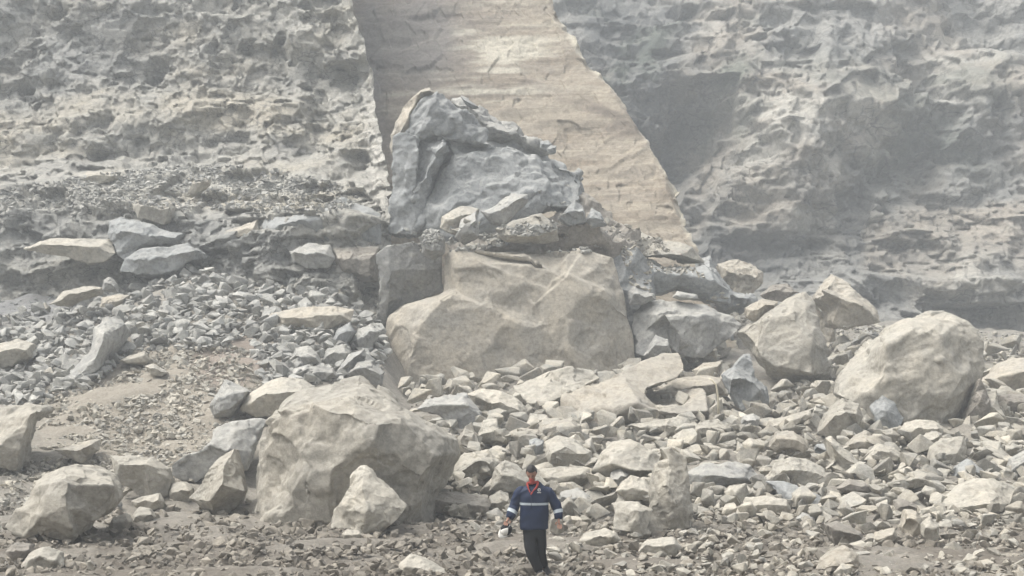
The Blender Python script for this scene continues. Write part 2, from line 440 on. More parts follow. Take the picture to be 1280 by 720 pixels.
# tan bedding slab the block slid down
slab_depth = table([380, 650, 900], [
    [(470, 62), (400, 66), (300, 69), (200, 72.5), (100, 76.5), (0, 81), (-200, 91)],
    [(470, 61), (400, 65), (300, 68), (200, 71.5), (100, 75.5), (0, 80), (-200, 90)],
    [(470, 59), (400, 63), (300, 66), (200, 69.5), (100, 73.5), (0, 78), (-200, 88)]])
def slab_relief(q, U, Rr):
    s = np.array([1, 1, 3.0])
    edge = np.clip(1 - (se(Rr) - U) / 14, 0, 1)
    hole = np.clip(blob(U, Rr, 500, 40, 50, 75) * 1.4, 0, 1)
    return (0.06 * planes(q * s * 0.3, 201) + 0.06 * fbm(q * s * 0.3, 3, 203) + 0.03 * planes(q * s * 1.4, 205)
            - 0.9 * edge ** 2 * (0.5 + 0.9 * facet(q * 1.1, .5, .5, 8)) + hole * (0.25 * facet(q * 0.5, 0.9, 0.5, 207) - 0.2) )
def se(Rr): return np.interp(Rr, [-200, -60, 0, 20, 50, 68, 90, 105, 125, 160, 195, 240, 275, 300, 330, 380, 470],
                             [640, 674, 691, 703, 716, 727, 748, 765, 781, 803, 826, 846, 855, 868, 886, 910, 930])
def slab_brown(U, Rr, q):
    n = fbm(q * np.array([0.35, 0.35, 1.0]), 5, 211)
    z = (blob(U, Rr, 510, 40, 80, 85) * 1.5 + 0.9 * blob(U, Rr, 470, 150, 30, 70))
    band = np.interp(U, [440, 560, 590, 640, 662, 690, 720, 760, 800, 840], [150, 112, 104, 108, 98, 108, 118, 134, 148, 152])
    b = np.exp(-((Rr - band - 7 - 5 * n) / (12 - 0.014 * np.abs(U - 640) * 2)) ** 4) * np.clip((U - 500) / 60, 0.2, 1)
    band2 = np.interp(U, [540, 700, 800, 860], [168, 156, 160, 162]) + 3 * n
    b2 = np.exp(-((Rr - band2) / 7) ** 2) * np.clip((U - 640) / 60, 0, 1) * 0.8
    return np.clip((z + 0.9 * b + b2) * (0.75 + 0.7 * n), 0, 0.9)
def slab_pale(U, Rr, q):
    n = fbm(q * np.array([0.25, 0.25, 2.0]), 5, 215)
    return np.clip(blob(U, Rr, 600, 70, 90, 60) * (2.2 * n), 0, 0.8) + np.clip(1 - (se(Rr) - U) / 7, 0, 1) * 0.7
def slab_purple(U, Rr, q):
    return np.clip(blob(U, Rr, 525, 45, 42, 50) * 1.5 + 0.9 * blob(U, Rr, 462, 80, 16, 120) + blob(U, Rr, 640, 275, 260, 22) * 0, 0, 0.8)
sm_ = rockmat("bedding_slab_stone", (0.275, 0.237, 0.182), (0.24, 0.21, 0.168), (0.315, 0.277, 0.217), scale=0.6, bump=0.45, dust=0.0,
              streak=((0.20, 0.163, 0.12), (0.34, 0.298, 0.228)),
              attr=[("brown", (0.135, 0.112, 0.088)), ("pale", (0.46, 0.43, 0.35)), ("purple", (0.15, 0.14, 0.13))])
sheet("bedding_slab_face", (470, -180), lambda r: r * 0 + 395.0, se, 460, 430, slab_depth, slab_relief, sm_,
      {"brown": slab_brown, "pale": slab_pale, "purple": slab_purple}, chips=((60, 3.0, .06, .03), (300, 1.2, .05, .06), (600, .5, .04, .12)), wrapR=(-0.12, 1.0), ragged=3.2)

# far cliff across the gully
far0 = table([600, 1000, 1700], [
    [(520, 74), (440, 84), (380, 91), (300, 99), (200, 105), (100, 110), (0, 116), (-240, 132)],
    [(520, 72), (440, 82), (380, 91), (300, 99), (200, 105), (100, 110), (0, 116), (-240, 132)],
    [(520, 72), (440, 82), (400, 88), (300, 94), (200, 99), (100, 104), (0, 109), (-240, 122)]])
def far_depth(U, Rr):
    return (far0(U, Rr) - 8 * blob(U, Rr, 1010, 170, 85, 105) - 6 * blob(U, Rr, 1110, 290, 60, 70) - 3 * blob(U, Rr, 930, 40, 90, 70)
            + 8 * blob(U, Rr, 850, 260, 75, 130) + 5 * blob(U, Rr, 1082, 250, 20, 45) - 4 * blob(U, Rr, 1210, 130, 60, 60) + 4 * blob(U, Rr, 1225, 30, 60, 45)
            - 5 * blob(U, Rr, 1240, 320, 70, 90) + 3 * blob(U, Rr, 1175, 190, 30, 60))
def far_relief(q, U, Rr):
    s = np.array([1, 0.7, 1.0]); w = 0.12 * np.stack([vnoise(q * 0.35, 71), vnoise(q * 0.35, 72), vnoise(q * 0.35, 73)], 1)
    bed = saw(-(q[:, 2] + .35 * q[:, 0]) / 2.6 + 1.6 * fbm(q * np.array([.05, .05, .03]), 3, 307)) * (0.5 + 0.5 * fbm(q * 0.08, 2, 308))
    cr = np.clip(1 - np.abs(vnoise(q * np.array([.22, .22, .05]), 309)) / .06, 0, 1) * np.clip(vnoise(q * .1, 310) + .35, 0, 1)
    return (1.7 * planes(q * s * 0.11, 301) + 0.60 * planes(q * s * 0.26, 311) + 0.24 * planes(q * s * 0.62, 321)
            + 0.12 * planes(q * s * 1.5, 331) + 1.4 * fbm(q * 0.07, 2, 305) + 0.25 * bed - 0.9 * cr)
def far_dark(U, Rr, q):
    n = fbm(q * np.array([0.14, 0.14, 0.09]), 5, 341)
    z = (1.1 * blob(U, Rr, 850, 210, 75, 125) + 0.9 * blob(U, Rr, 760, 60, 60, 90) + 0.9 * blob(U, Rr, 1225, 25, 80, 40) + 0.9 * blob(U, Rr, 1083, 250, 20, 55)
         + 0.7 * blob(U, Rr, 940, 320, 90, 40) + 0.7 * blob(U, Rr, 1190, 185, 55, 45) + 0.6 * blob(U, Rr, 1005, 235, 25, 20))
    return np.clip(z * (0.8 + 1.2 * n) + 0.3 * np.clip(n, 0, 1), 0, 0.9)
def far_green(U, Rr, q):
    n = fbm(q * np.array([0.25, 0.25, 0.2]), 5, 345)
    return np.clip(1.5 * n * (blob(U, Rr, 760, 70, 90, 90) + 0.8 * blob(U, Rr, 880, 80, 120, 80) + 0.5 * blob(U, Rr, 1180, 150, 120, 90)), 0, 0.7)
def far_tan(U, Rr, q):
    n = fbm(q * np.array([0.12, 0.12, 0.16]), 5, 351)
    return np.clip(1.1 * n + 0.5 * blob(U, Rr, 900, 110, 40, 90) * n + 0.6 * blob(U, Rr, 1150, 290, 60, 50) + 0.7 * blob(U, Rr, 930, 320, 40, 22), 0, 0.7)
def far_pale(U, Rr, q):
    n = fbm(q * np.array([0.3, 0.3, 0.8]), 4, 355)
    return np.clip((blob(U, Rr, 1010, 140, 100, 80) + blob(U, Rr, 1210, 80, 50, 30) + 0.7 * blob(U, Rr, 1020, 260, 40, 60) + 0.5 * blob(U, Rr, 1250, 330, 80, 60)) * (0.45 + 1.4 * n), 0, 0.8)
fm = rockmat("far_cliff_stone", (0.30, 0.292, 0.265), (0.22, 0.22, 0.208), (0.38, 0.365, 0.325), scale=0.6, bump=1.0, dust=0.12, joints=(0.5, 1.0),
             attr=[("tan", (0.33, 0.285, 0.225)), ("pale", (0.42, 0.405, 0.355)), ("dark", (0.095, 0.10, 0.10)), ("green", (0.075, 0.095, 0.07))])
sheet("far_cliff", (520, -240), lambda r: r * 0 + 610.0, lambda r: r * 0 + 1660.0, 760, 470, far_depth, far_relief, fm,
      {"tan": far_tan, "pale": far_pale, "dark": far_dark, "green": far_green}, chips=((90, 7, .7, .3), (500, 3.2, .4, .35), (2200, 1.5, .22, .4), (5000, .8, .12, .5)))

# ------------------------------------------------------------ stones
def refined(verts, faces, L, soften=1):
    """Split every edge longer than L so that crisp planes and ridges can carry relief; wear the edges a little."""
    bm = bmesh.new()
    vs = [bm.verts.new(q) for q in verts]
    for f in faces:
        try: bm.faces.new([vs[i] for i in f])
        except ValueError: pass
    bmesh.ops.delete(bm, geom=[q for q in bm.verts if not q.link_faces], context='VERTS')
    bmesh.ops.triangulate(bm, faces=bm.faces)
    bmesh.ops.recalc_face_normals(bm, faces=bm.faces)
    for _ in range(9):
        es = [e for e in bm.edges if e.calc_length() > L * 1.35]
        if not es: break
        bmesh.ops.subdivide_edges(bm, edges=es, cuts=1)
        bmesh.ops.triangulate(bm, faces=[f for f in bm.faces if len(f.verts) > 3])
        if _ % 2: bmesh.ops.beautify_fill(bm, faces=bm.faces, edges=[e for e in bm.edges if len(e.link_faces) == 2 and e.calc_face_angle(0) < 0.01])
    for _ in range(soften): bmesh.ops.smooth_vert(bm, verts=bm.verts, factor=0.5, use_axis_x=True, use_axis_y=True, use_axis_z=True)
    bm.normal_update(); bm.verts.index_update()
    v = np.array([q.co[:] for q in bm.verts]); n = np.array([q.normal[:] for q in bm.verts]); f = np.array([[q.index for q in t.verts] for t in bm.faces])
    bm.free()
    return v, n, f

def chisel(v, n, size, seed, k):
    """Knock flat chips off the surface, large to small: each is a tilted plane with a broken edge."""
    rs = np.random.RandomState(seed % 100000)
    v = v.copy(); jit = 1 + 0.35 * vnoise(v / (size * 0.12) + seed, seed)
    for cnt, rr, dd, tl in ((14, .42, .030, .35), (44, .20, .018, .45), (120, .10, .010, .5), (170, .05, .005, .6)):
        for _ in range(cnt):
            i = rs.randint(len(v)); s0, m = v[i], n[i]
            nn = m + rs.normal(0, 1, 3) * tl * 0.55; nn /= np.linalg.norm(nn)
            rad = size * rr * rs.uniform(.5, 1.2); dep = size * dd * k * rs.uniform(.4, 1.2)
            w = v - s0
            idx = np.nonzero(((w * w).sum(1) < (rad * jit) ** 2) & (n @ m > .1))[0]
            if len(idx) == 0: continue
            d = w[idx] @ nn + dep
            v[idx] -= nn[None] * np.clip(d, 0, dep * 1.9)[:, None]
    return v

def roughen(v, n, size, seed, k=1.0, crag=0.0):
    q = v + seed * 3.7
    w = 0.12 * np.stack([vnoise(q / size * 3, seed), vnoise(q / size * 3, seed + 1), vnoise(q / size * 3, seed + 2)], 1)
    d = size * k * (0.050 * planes(q / (size * 0.36), seed) + 0.022 * planes(q / (size * 0.14), seed + 9))
    d += 0.022 * k * planes(q / 0.28, seed + 5) * min(1, size / 2) + 0.010 * k * planes(q / 0.11, seed + 6) * min(1, size / 2)
    d += crag * size * (0.085 * planes(q / (size * 0.30), seed + 3) + 0.042 * planes(q / (size * 0.13), seed + 4) + 0.018 * planes(q / (size * 0.06), seed + 8))
    return chisel(v + n * d[:, None], n, size, seed, 0.4 + 0.6 * k)

def poly_span(pts, x):
    ysx = []
    for i in range(len(pts)):
        (x1, y1), (x2, y2) = pts[i][:2], pts[(i + 1) % len(pts)][:2]
        if (x1 <= x < x2) or (x2 <= x < x1):
            ysx.append(y1 + (y2 - y1) * (x - x1) / (x2 - x1))
    return (min(ysx), max(ysx)) if len(ysx) >= 2 else None

ZO = {'A': (0, 0, 2.6667), 'B': (400, 0, 2.6667), 'C': (800, 0, 2.6667), 'D': (0, 225, 2.6667), 'E': (400, 225, 2.6667), 'F': (800, 225, 2.6667),
      'G': (0, 450, 2.6667), 'H': (400, 450, 2.6667), 'I': (800, 450, 2.6667), 'J': (460, 90, 3.13), 'K': (0, 200, 3.6), 'L': (740, 260, 3.0),
      'M': (1040, 360, 3.6), 'Z': (0, 0, 1.0)}
HERO_POLYS = []

def boulder(z, label, mat, pts, ridge=None, Y=None, top=0.5, ov=0.0, side=0.18, thick=0.8, rough=1.0, dy=0.0, name="boulder", cat="boulder", vox=None, group=None, bulge=0.25, crag=0.12):
    """pts: outline seen from the front; ridge: chains of (x, y, depth) breaking the front into planes; depth in units of the stone's height."""
    ox, oy, sc = ZO[z]
    out = [(ox + q[0] / sc, oy + q[1] / sc) + tuple(q[2:]) for q in pts]
    seed = len(HERO_POLYS) * 13 + 5
    rr = random.Random(seed)
    xs = [q[0] for q in out]; yy = [q[1] for q in out]
    x0, x1, y0, y1 = min(xs), max(xs), min(yy), max(yy)
    HERO_POLYS.append([(a[0], a[1]) for a in out])
    if Y is None:
        Y = ground_depth((x0 + x1) / 2, min(y1 - 2, 712)) + dy
    elif Y < 49.9:      # never hanging in the air over the slope
        Y = max(Y, ground_depth((x0 + x1) / 2, min(y1 - 2, 712)) - 0.7)
    Hm = (y1 - y0) / F * Y; Wm = (x1 - x0) / F * Y
    S = min(Hm, 1.3 * Wm)
    P2, D = [], []
    for q in out:
        h = (y1 - q[1]) / (y1 - y0)
        if len(q) > 2: d = q[2]
        else:
            sx = abs((q[0] - x0) / (x1 - x0) * 2 - 1)
            d = top * h ** 1.5 + side * sx ** 2 * (0.4 + h) + (ov * (1 - h) ** 3)
        P2.append((q[0], q[1])); D.append(d)
    n_out = len(P2); edges = [(i, (i + 1) % n_out) for i in range(n_out)]
    if ridge is None:
        ch = []
        for fx in (0.18, 0.4, 0.62, 0.83):
            x = x0 + (x1 - x0) * (fx + rr.uniform(-.05, .05)); sp = poly_span(out, x)
            if sp: ch.append((x, sp[0] + (sp[1] - sp[0]) * rr.uniform(0.28, 0.5), -bulge * rr.uniform(0.5, 1.1)))
        low = []
        if ov:
            for fx in (0.25, 0.55, 0.8):
                x = x0 + (x1 - x0) * fx; sp = poly_span(out, x)
                if sp: low.append((x, sp[0] + (sp[1] - sp[0]) * rr.uniform(0.72, 0.82), -bulge * rr.uniform(0.5, 0.9)))
        chains = [ch] + ([low] if low else [])
    else:
        chains = [[(ox + a / sc, oy + b / sc, c) for a, b, c in c_] for c_ in ridge]
    for ch in chains:
        prev = None
        for a, b, c in ch:
            # snap to an existing point
            k = next((i for i, w in enumerate(P2) if abs(w[0] - a) < 1.2 and abs(w[1] - b) < 1.2), None)
            if k is None: P2.append((a, b)); D.append(c); k = len(P2) - 1
            if prev is not None and prev != k: edges.append((prev, k))
            prev = k
    res = delaunay_2d_cdt([Vector(w) for w in P2], edges, [list(range(n_out))], 1, 0.01)
    vs, fs, orig = res[0], res[2], res[3]
    V = []
    for i, w in enumerate(vs):
        if orig[i]: d = D[orig[i][0]]
        else:
            dd = sorted((math.hypot(w[0] - b[0], w[1] - b[1]), D[j]) for j, b in enumerate(P2))[:2]
            d = (dd[0][1] + dd[1][1]) / 2
        V.append(P(w[0], w[1], Y + d * S))
    fr = [list(f) for f in fs]
    # back of the stone, from the front's own rim
    he = {}
    for f in fr:
        for i in range(len(f)): he[(f[i], f[(i + 1) % len(f)])] = 1
    nx = {a: b for (a, b) in he if (b, a) not in he}
    st = next(iter(nx)); idx = [st]
    while nx[idx[-1]] != st and len(idx) < len(nx) + 2: idx.append(nx[idx[-1]])
    n_out = len(idx)
    cx = sum(V[k][0] for k in idx) / n_out; cz = sum(V[k][2] for k in idx) / n_out; cy = sum(V[k][1] for k in idx) / n_out
    Tk = thick * min(Hm, Wm) + 0.1
    ringm, ringb = [], []
    for k in idx:
        x, y, z_ = V[k]
        V.append((x + (cx - x) * 0.02, y + Tk * 0.35, z_ + (cz - z_) * 0.02)); ringm.append(len(V) - 1)
    for k in idx:
        x, y, z_ = V[k]
        V.append((x + (cx - x) * 0.30, max(y, cy) + Tk, z_ + (cz - z_) * (0.32 if z_ > cz else 0.05))); ringb.append(len(V) - 1)
    V.append((cx, cy + Tk * 1.25 + top * S * 0.3, cz)); ce = len(V) - 1
    for i in range(n_out):
        j = (i + 1) % n_out
        fr.append([idx[i], idx[j], ringm[j], ringm[i]]); fr.append([ringm[i], ringm[j], ringb[j], ringb[i]]); fr.append([ringb[i], ringb[j], ce])
    # local frame at the stone's base
    bx = (min(w[0] for w in V) + max(w[0] for w in V)) / 2; by = (min(w[1] for w in V) + max(w[1] for w in V)) / 2; bz = min(w[2] for w in V)
    V = [(a - bx, b - by, c - bz) for a, b, c in V]
    vx = vox or max(0.02, min(0.10, max(Hm, Wm) / 70))
    v, n, q = refined(V, fr, vx * 1.15)
    v = roughen(v, n, max(0.3, min(Hm, Wm) * 0.85 + 0.15 * max(Hm, Wm)), seed, rough, crag)
    me = mesh_from(name, v, q, True, None, MAT[mat] if isinstance(mat, str) else mat)
    o = link(name, me, None, (bx, by, bz))
    tag(o, label, cat, group)
    return o

# ------------------------------------------------------------ the great fallen block and the tower on it
boulder('E', "huge tan flat-faced block standing upright below the fractured grey tower", 't',
        [(408, 238, .10), (455, 222, .05), (560, 218, .12), (700, 220, .13), (860, 212, .15), (985, 240, .17), (1002, 300, .15), (1030, 450, .12), (1048, 530, .1), (1056, 604, .1),
         (1060, 800, .0), (640, 800, -.1), (300, 800, -.12), (232, 760, .10), (218, 700, .12), (212, 540, .14), (226, 462, .12), (262, 420, .10), (330, 395, .08), (404, 372, .08)],
        [[(455, 222, .05), (458, 300, -.02), (462, 348, -.04), (404, 372, .08)], [(462, 348, -.04), (430, 375, -.08), (300, 520, -.12), (292, 640, -.13), (300, 800, -.12)],
         [(455, 222, .05), (760, 275, -.02), (860, 330, -.02), (940, 385, -.02), (1042, 462, .08)], [(700, 262, -.01), (560, 262, -.03)],
         [(870, 405, -.06), (820, 520, -.10), (900, 700, -.1)], [(262, 420, .1), (330, 430, -.04), (430, 375, -.08)]],
        Y=52.5, thick=0.7, rough=0.2, vox=0.08)
boulder('E', "narrow grey slab edge standing upright beside the huge tan block", 'g',
        [(188, 245, .0), (228, 212, .05), (300, 205, .2), (410, 232, .35), (410, 372, .35), (300, 420, .3), (232, 455, .2), (224, 478, .1), (205, 515, .0), (188, 470, .0)],
        [[(228, 212, .05), (234, 300, -.05), (240, 380, -.03), (226, 475, .0)], [(232, 300, -.05), (405, 300, .30)]], Y=53.5, thick=0.6, rough=0.35)
u_ = 'u'
boulder('J', "fractured blue-grey rock core showing in the gaps of the tower", u_,
        [(110, 240), (150, 170), (200, 110), (250, 90), (310, 110), (360, 150), (440, 180), (520, 205), (590, 240), (650, 275), (700, 320), (780, 375), (820, 400), (825, 480), (760, 515), (660, 540), (520, 600), (300, 640), (120, 640), (100, 500), (100, 330)],
        Y=59.3, thick=.6, rough=.5, top=.4, bulge=.05, crag=.8)
boulder('J', "tall narrow blue-grey slab standing against the fractured tower", u_,
        [(100, 250, .1), (150, 235, .1), (200, 250, .05), (195, 330, .02), (185, 420, .02), (180, 500, .02), (190, 640, .0), (80, 640, .1), (85, 520, .1), (92, 400, .1), (88, 320, .1)],
        [[(150, 235, .1), (145, 400, -.06), (135, 640, -.05)]], Y=57.3, thick=.8, rough=.5, crag=.9)
boulder('J', "recessed grey rock between the two upright faces of the tower", u_,
        [(185, 250), (300, 240), (330, 320), (290, 350), (250, 440), (220, 600), (150, 640), (170, 400)], Y=57.3, rough=.5, bulge=.1, crag=.9)
boulder('J', "big fractured blue-grey rock forming the body of the tower above the tan block", u_,
        [(300, 250, .3), (360, 245, .3), (420, 262, .3), (480, 262, .32), (560, 280, .33), (640, 300, .36), (700, 330, .38), (750, 360, .38), (830, 385, .38), (838, 440, .3), (835, 490, .15),
         (780, 520, .05), (690, 500, .0), (640, 560, .0), (560, 600, -.02), (480, 640, -.02), (380, 650, -.02), (290, 640, .0), (215, 600, .12), (235, 490, .14), (260, 420, .14), (300, 345, .2)],
        [[(300, 345, .2), (340, 330, .10), (400, 345, .08), (470, 410, .06), (560, 380, .16), (690, 420, .10), (838, 440, .3)],
         [(340, 330, .10), (330, 450, -.04), (300, 560, -.05), (290, 640, 0)], [(470, 410, .06), (520, 470, -.06), (440, 560, -.08), (420, 650, -.02)],
         [(520, 470, -.06), (620, 480, -.05), (640, 490, -.02), (560, 600, -.02)], [(690, 420, .10), (690, 500, 0)]],
        Y=57.2, thick=.7, rough=.6, vox=0.06, crag=1.0)
boulder('J', "jagged blue-grey rock capping the peak of the fractured tower", u_,
        [(140, 250, .2), (160, 180, .2), (185, 115, .2), (215, 85, .25), (270, 80, .3), (300, 100, .3), (330, 125, .3), (380, 150, .3), (440, 185, .32), (455, 215, .3), (475, 285, .1),
         (400, 278, .0), (330, 272, .0), (280, 262, -.02), (230, 255, .0), (190, 285, .0)],
        [[(185, 115, .2), (250, 110, .0), (300, 165, -.05), (360, 180, .02), (455, 215, .3)], [(250, 110, 0), (220, 180, -.12), (190, 285, 0)], [(300, 165, -.05), (280, 262, -.02)]],
        Y=57.8, thick=.9, rough=.6, vox=.05, crag=1.0)
boulder('J', "tan-sided leaning slice of rock on the shaded flank of the tower peak", 't',
        [(92, 240), (105, 190), (135, 140), (180, 92), (210, 68), (240, 64), (275, 88), (215, 92), (188, 112), (172, 180), (165, 250), (120, 330), (88, 320)], Y=58.6, thick=.9, rough=.5, top=.05, crag=.4)
boulder('J', "pale cracked ledge of rock sloping down behind the tower peak", 'g',
        [(330, 118), (380, 100), (400, 120), (470, 170), (540, 190), (600, 205), (605, 240), (660, 262), (730, 295), (700, 325), (600, 300), (480, 262), (440, 250), (380, 170)], Y=60.4, rough=.7, top=.7, crag=1.0)
boulder('J', "thin sharp flake lying on the tower peak", 'u', [(362, 96), (400, 112), (436, 138), (400, 136), (378, 122)], Y=59.8, rough=.5)
boulder('J', "small dark cube of rock perched on the tower shoulder", 'u', [(672, 270), (705, 266), (722, 285), (700, 305), (672, 298)], Y=59.6, rough=.5)
boulder('J', "small dark rounded rock at the outer lip of the tower shoulder", 'u', [(698, 300), (715, 285), (738, 288), (736, 315), (712, 320)], Y=59.2, rough=.5)
boulder('J', "smooth grey tongue of rock leaning on the foot of the tower", 'g',
        [(440, 545), (500, 520), (560, 470), (625, 478), (630, 500), (560, 570), (530, 590), (470, 590)], Y=54.6, rough=.5)
boulder('E', "flat cream slab with a dark underside lying on the tan block", 'b',
        [(588, 165), (640, 135), (740, 108), (790, 155), (796, 200), (740, 212), (690, 212), (620, 205), (588, 190)],
        [[(588, 165, .0), (640, 185, -.1), (720, 186, -.1), (796, 165, .2)]], Y=52.9, ov=.5, rough=.5)
boulder('E', "angular grey stone with a pale top wedged at the tower foot above the tan block", 'g',
        [(450, 190), (470, 130), (520, 105), (530, 150), (525, 195), (470, 210)], Y=52.8, ov=.3, rough=.5)
boulder('E', "rounded grey stone sitting on the corner of the upright grey slab edge", 'g',
        [(328, 205), (350, 170), (390, 165), (420, 200), (415, 245), (370, 262), (340, 245)], Y=52.7, ov=.2, rough=.5)
boulder('E', "cream wedge of rock leaning on the tower foot", 'b', [(400, 120), (470, 85), (530, 95), (520, 140), (440, 180), (400, 160)], Y=54.0, rough=.6)
boulder('E', "blue-grey pointed stone on the outer end of the tan block top", 'u', [(885, 135), (905, 92), (935, 110), (960, 150), (905, 160)], Y=55.3, rough=.5)
boulder('E', "grey slanting rock at the outer foot of the tower", 'u', [(790, 130), (850, 65), (880, 90), (890, 140), (830, 150)], Y=55.0, rough=.6)

# rocks heaped on the flank between the tan block and the gully
boulder('L', "dark grey jagged rock beside the red-stained slab", 'u',
        [(55, 100), (95, 85), (135, 95), (150, 130), (170, 180), (130, 185), (60, 150)], Y=57.5, rough=1.0)
boulder('L', "tan slab with a reddish stain and a deep shadow gap below it", 'r',
        [(135, 100), (175, 82), (240, 110), (330, 130), (380, 145), (425, 205), (400, 208), (300, 180), (215, 180), (175, 182), (150, 140)],
        [[(175, 182, .0), (250, 175, -.1), (330, 175, -.1), (425, 205, .2)]], Y=57.5, top=.9, ov=.6, rough=.5)
boulder('L', "pale crumbly outcrop in the gully just past the foot of the bedding slab", 't',
        [(470, 210), (540, 192), (600, 205), (640, 240), (640, 280), (600, 330), (540, 320), (490, 270)], Y=64, rough=1.2, top=.8)
boulder('L', "dark grey rock heap closing the gully behind the grey rock face", 'u',
        [(400, 190), (440, 180), (480, 240), (540, 300), (600, 320), (620, 360), (560, 400), (480, 360), (420, 260)], Y=60.5, rough=1.3, top=.7)
boulder('L', "broad grey rock face lying under the red-stained slab", 'u',
        [(110, 190), (215, 190), (280, 215), (420, 205), (470, 255), (515, 310), (520, 355), (430, 340), (330, 300), (230, 320), (130, 310), (120, 250)], Y=57.0, rough=.7, top=.6)
boulder('L', "big rounded grey boulder with a hollow dark side next to the tan block", 'g',
        [(155, 395), (200, 350), (260, 345), (340, 350), (430, 365), (520, 400), (560, 440), (545, 470), (470, 520), (420, 560), (330, 560), (290, 500), (200, 560), (165, 545), (155, 470)],
        [[(155, 395, .2), (270, 400, -.12), (330, 480, -.16), (340, 560, .0)], [(270, 400, -.12), (430, 400, .05), (560, 440, .4)], [(200, 460, .22), (290, 430, .2), (300, 490, .2)]],
        Y=53.0, rough=.7, thick=.8)
boulder('L', "brown-grey stone wedged against the side of the tan block", 'g', [(135, 310), (160, 292), (185, 310), (235, 320), (240, 345), (190, 365), (140, 362)], Y=53.5, rough=.6)
boulder('L', "thin pale plate of rock resting over the rounded grey boulder", 'g', [(300, 335), (320, 310), (395, 325), (400, 342), (330, 346)], Y=53.6, ov=.4, rough=.4)
boulder('L', "grey pointed stone leaning in front of the hollow grey boulder", 'g', [(195, 555), (240, 472), (285, 490), (300, 560), (250, 580)], Y=50.0, rough=.5)
boulder('L', "grey tilted slab over the dark cavity", 'u', [(415, 445), (460, 440), (530, 465), (535, 495), (470, 518), (435, 490)], Y=49.5, ov=.4, rough=.5)
boulder('L', "big tilted tan boulder with an overhanging dark underside", 'b',
        [(550, 462, .25), (600, 425, .3), (700, 355, .4), (750, 330, .45), (800, 314, .5), (838, 355, .45), (850, 400, .35), (880, 510, .2), (898, 580, .1), (895, 625, .2),
         (870, 660, .45), (800, 672, .5), (720, 672, .5), (680, 640, .4), (640, 590, .3), (600, 520, .28)],
        [[(550, 462, .25), (620, 540, -.02), (700, 592, -.12), (820, 618, -.14), (898, 580, .1)], [(620, 420, .1), (740, 400, .12), (838, 355, .45)], [(740, 400, .12), (820, 500, -.04), (820, 618, -.14)]],
        Y=46.5, thick=.75, rough=.45, crag=.3)
boulder('L', "grey-brown slab standing just behind the tilted tan boulder", 't',
        [(810, 325), (850, 350), (900, 395), (922, 440), (920, 505), (885, 510), (850, 400)], Y=49.5, rough=.5)
boulder('L', "orange-tan rock poking up behind the tilted tan boulder", 't', [(575, 375), (640, 340), (700, 350), (690, 380), (620, 430), (580, 410)], Y=51, rough=.6)
boulder('L', "blue-grey upright rock standing in front of the dark cavity", 'u',
        [(490, 625), (540, 590), (575, 550), (600, 548), (612, 620), (655, 665), (665, 740), (620, 775), (560, 760), (520, 700)], Y=43.5, rough=.7, top=.35)
boulder('L', "small cream block beside the dark cavity", 't', [(405, 525), (450, 508), (472, 530), (470, 572), (430, 580), (408, 560)], Y=47.0, rough=.4)
boulder('L', "cream wedge leaning beside the dark cavity above the stick", 't', [(375, 610), (420, 580), (488, 572), (478, 640), (420, 632)], Y=45.2, rough=.4)
boulder('H', "long smooth tan slab sloping at the foot of the huge tan block", 't',
        [(700, 255), (780, 190), (800, 120), (900, 80), (1000, 45), (1070, 0), (1150, -30), (1205, -25), (1215, 30), (1190, 62), (1100, 95), (1085, 115), (1130, 150), (1200, 150), (1290, 95), (1300, 190), (1180, 210), (980, 240), (860, 262)],
        [[(780, 190, .3), (900, 170, -.05), (1060, 140, -.1), (1085, 115, .0)], [(1085, 115, 0), (1120, 170, -.12), (1300, 170, .1)], [(900, 170, -.05), (960, 225, -.15)]],
        Y=42.5, top=1.1, rough=.4, thick=.5)
boulder('H', "tan ledge of rock with a scalloped lip under the cream wedge", 't',
        [(1090, 105), (1190, 62), (1290, 50), (1340, 60), (1360, 120), (1240, 130), (1180, 150), (1120, 148)], Y=43.5, ov=.4, rough=.5)
boulder('H', "grey-topped rock with a dark underside at the foot of the huge tan block", 'b',
        [(642, 85), (750, 42), (840, 22), (910, 32), (935, 60), (860, 92), (800, 130), (770, 170), (735, 188), (690, 170), (655, 125)],
        [[(642, 85, .1), (690, 150, -.1), (760, 140, -.15), (860, 92, .1)]], Y=44.5, top=1.0, ov=.5, rough=.6)
boulder('H', "dull grey boulder with a flat shaded front nearest the big split boulder", 'g',
        [(318, 165), (350, 128), (420, 112), (490, 110), (525, 150), (550, 190), (520, 245), (460, 232), (400, 190)],
        [[(318, 165, .2), (400, 150, -.1), (500, 150, -.12), (550, 190, .1)], [(500, 150, -.12), (510, 240, 0)]], Y=40.5, rough=.6)
boulder('H', "smooth pale boulder between two shaded rocks under the huge tan block", 'b', [(490, 112), (540, 92), (605, 100), (660, 130), (692, 165), (688, 215), (625, 228), (555, 190), (520, 150)], Y=41.8, rough=.5)

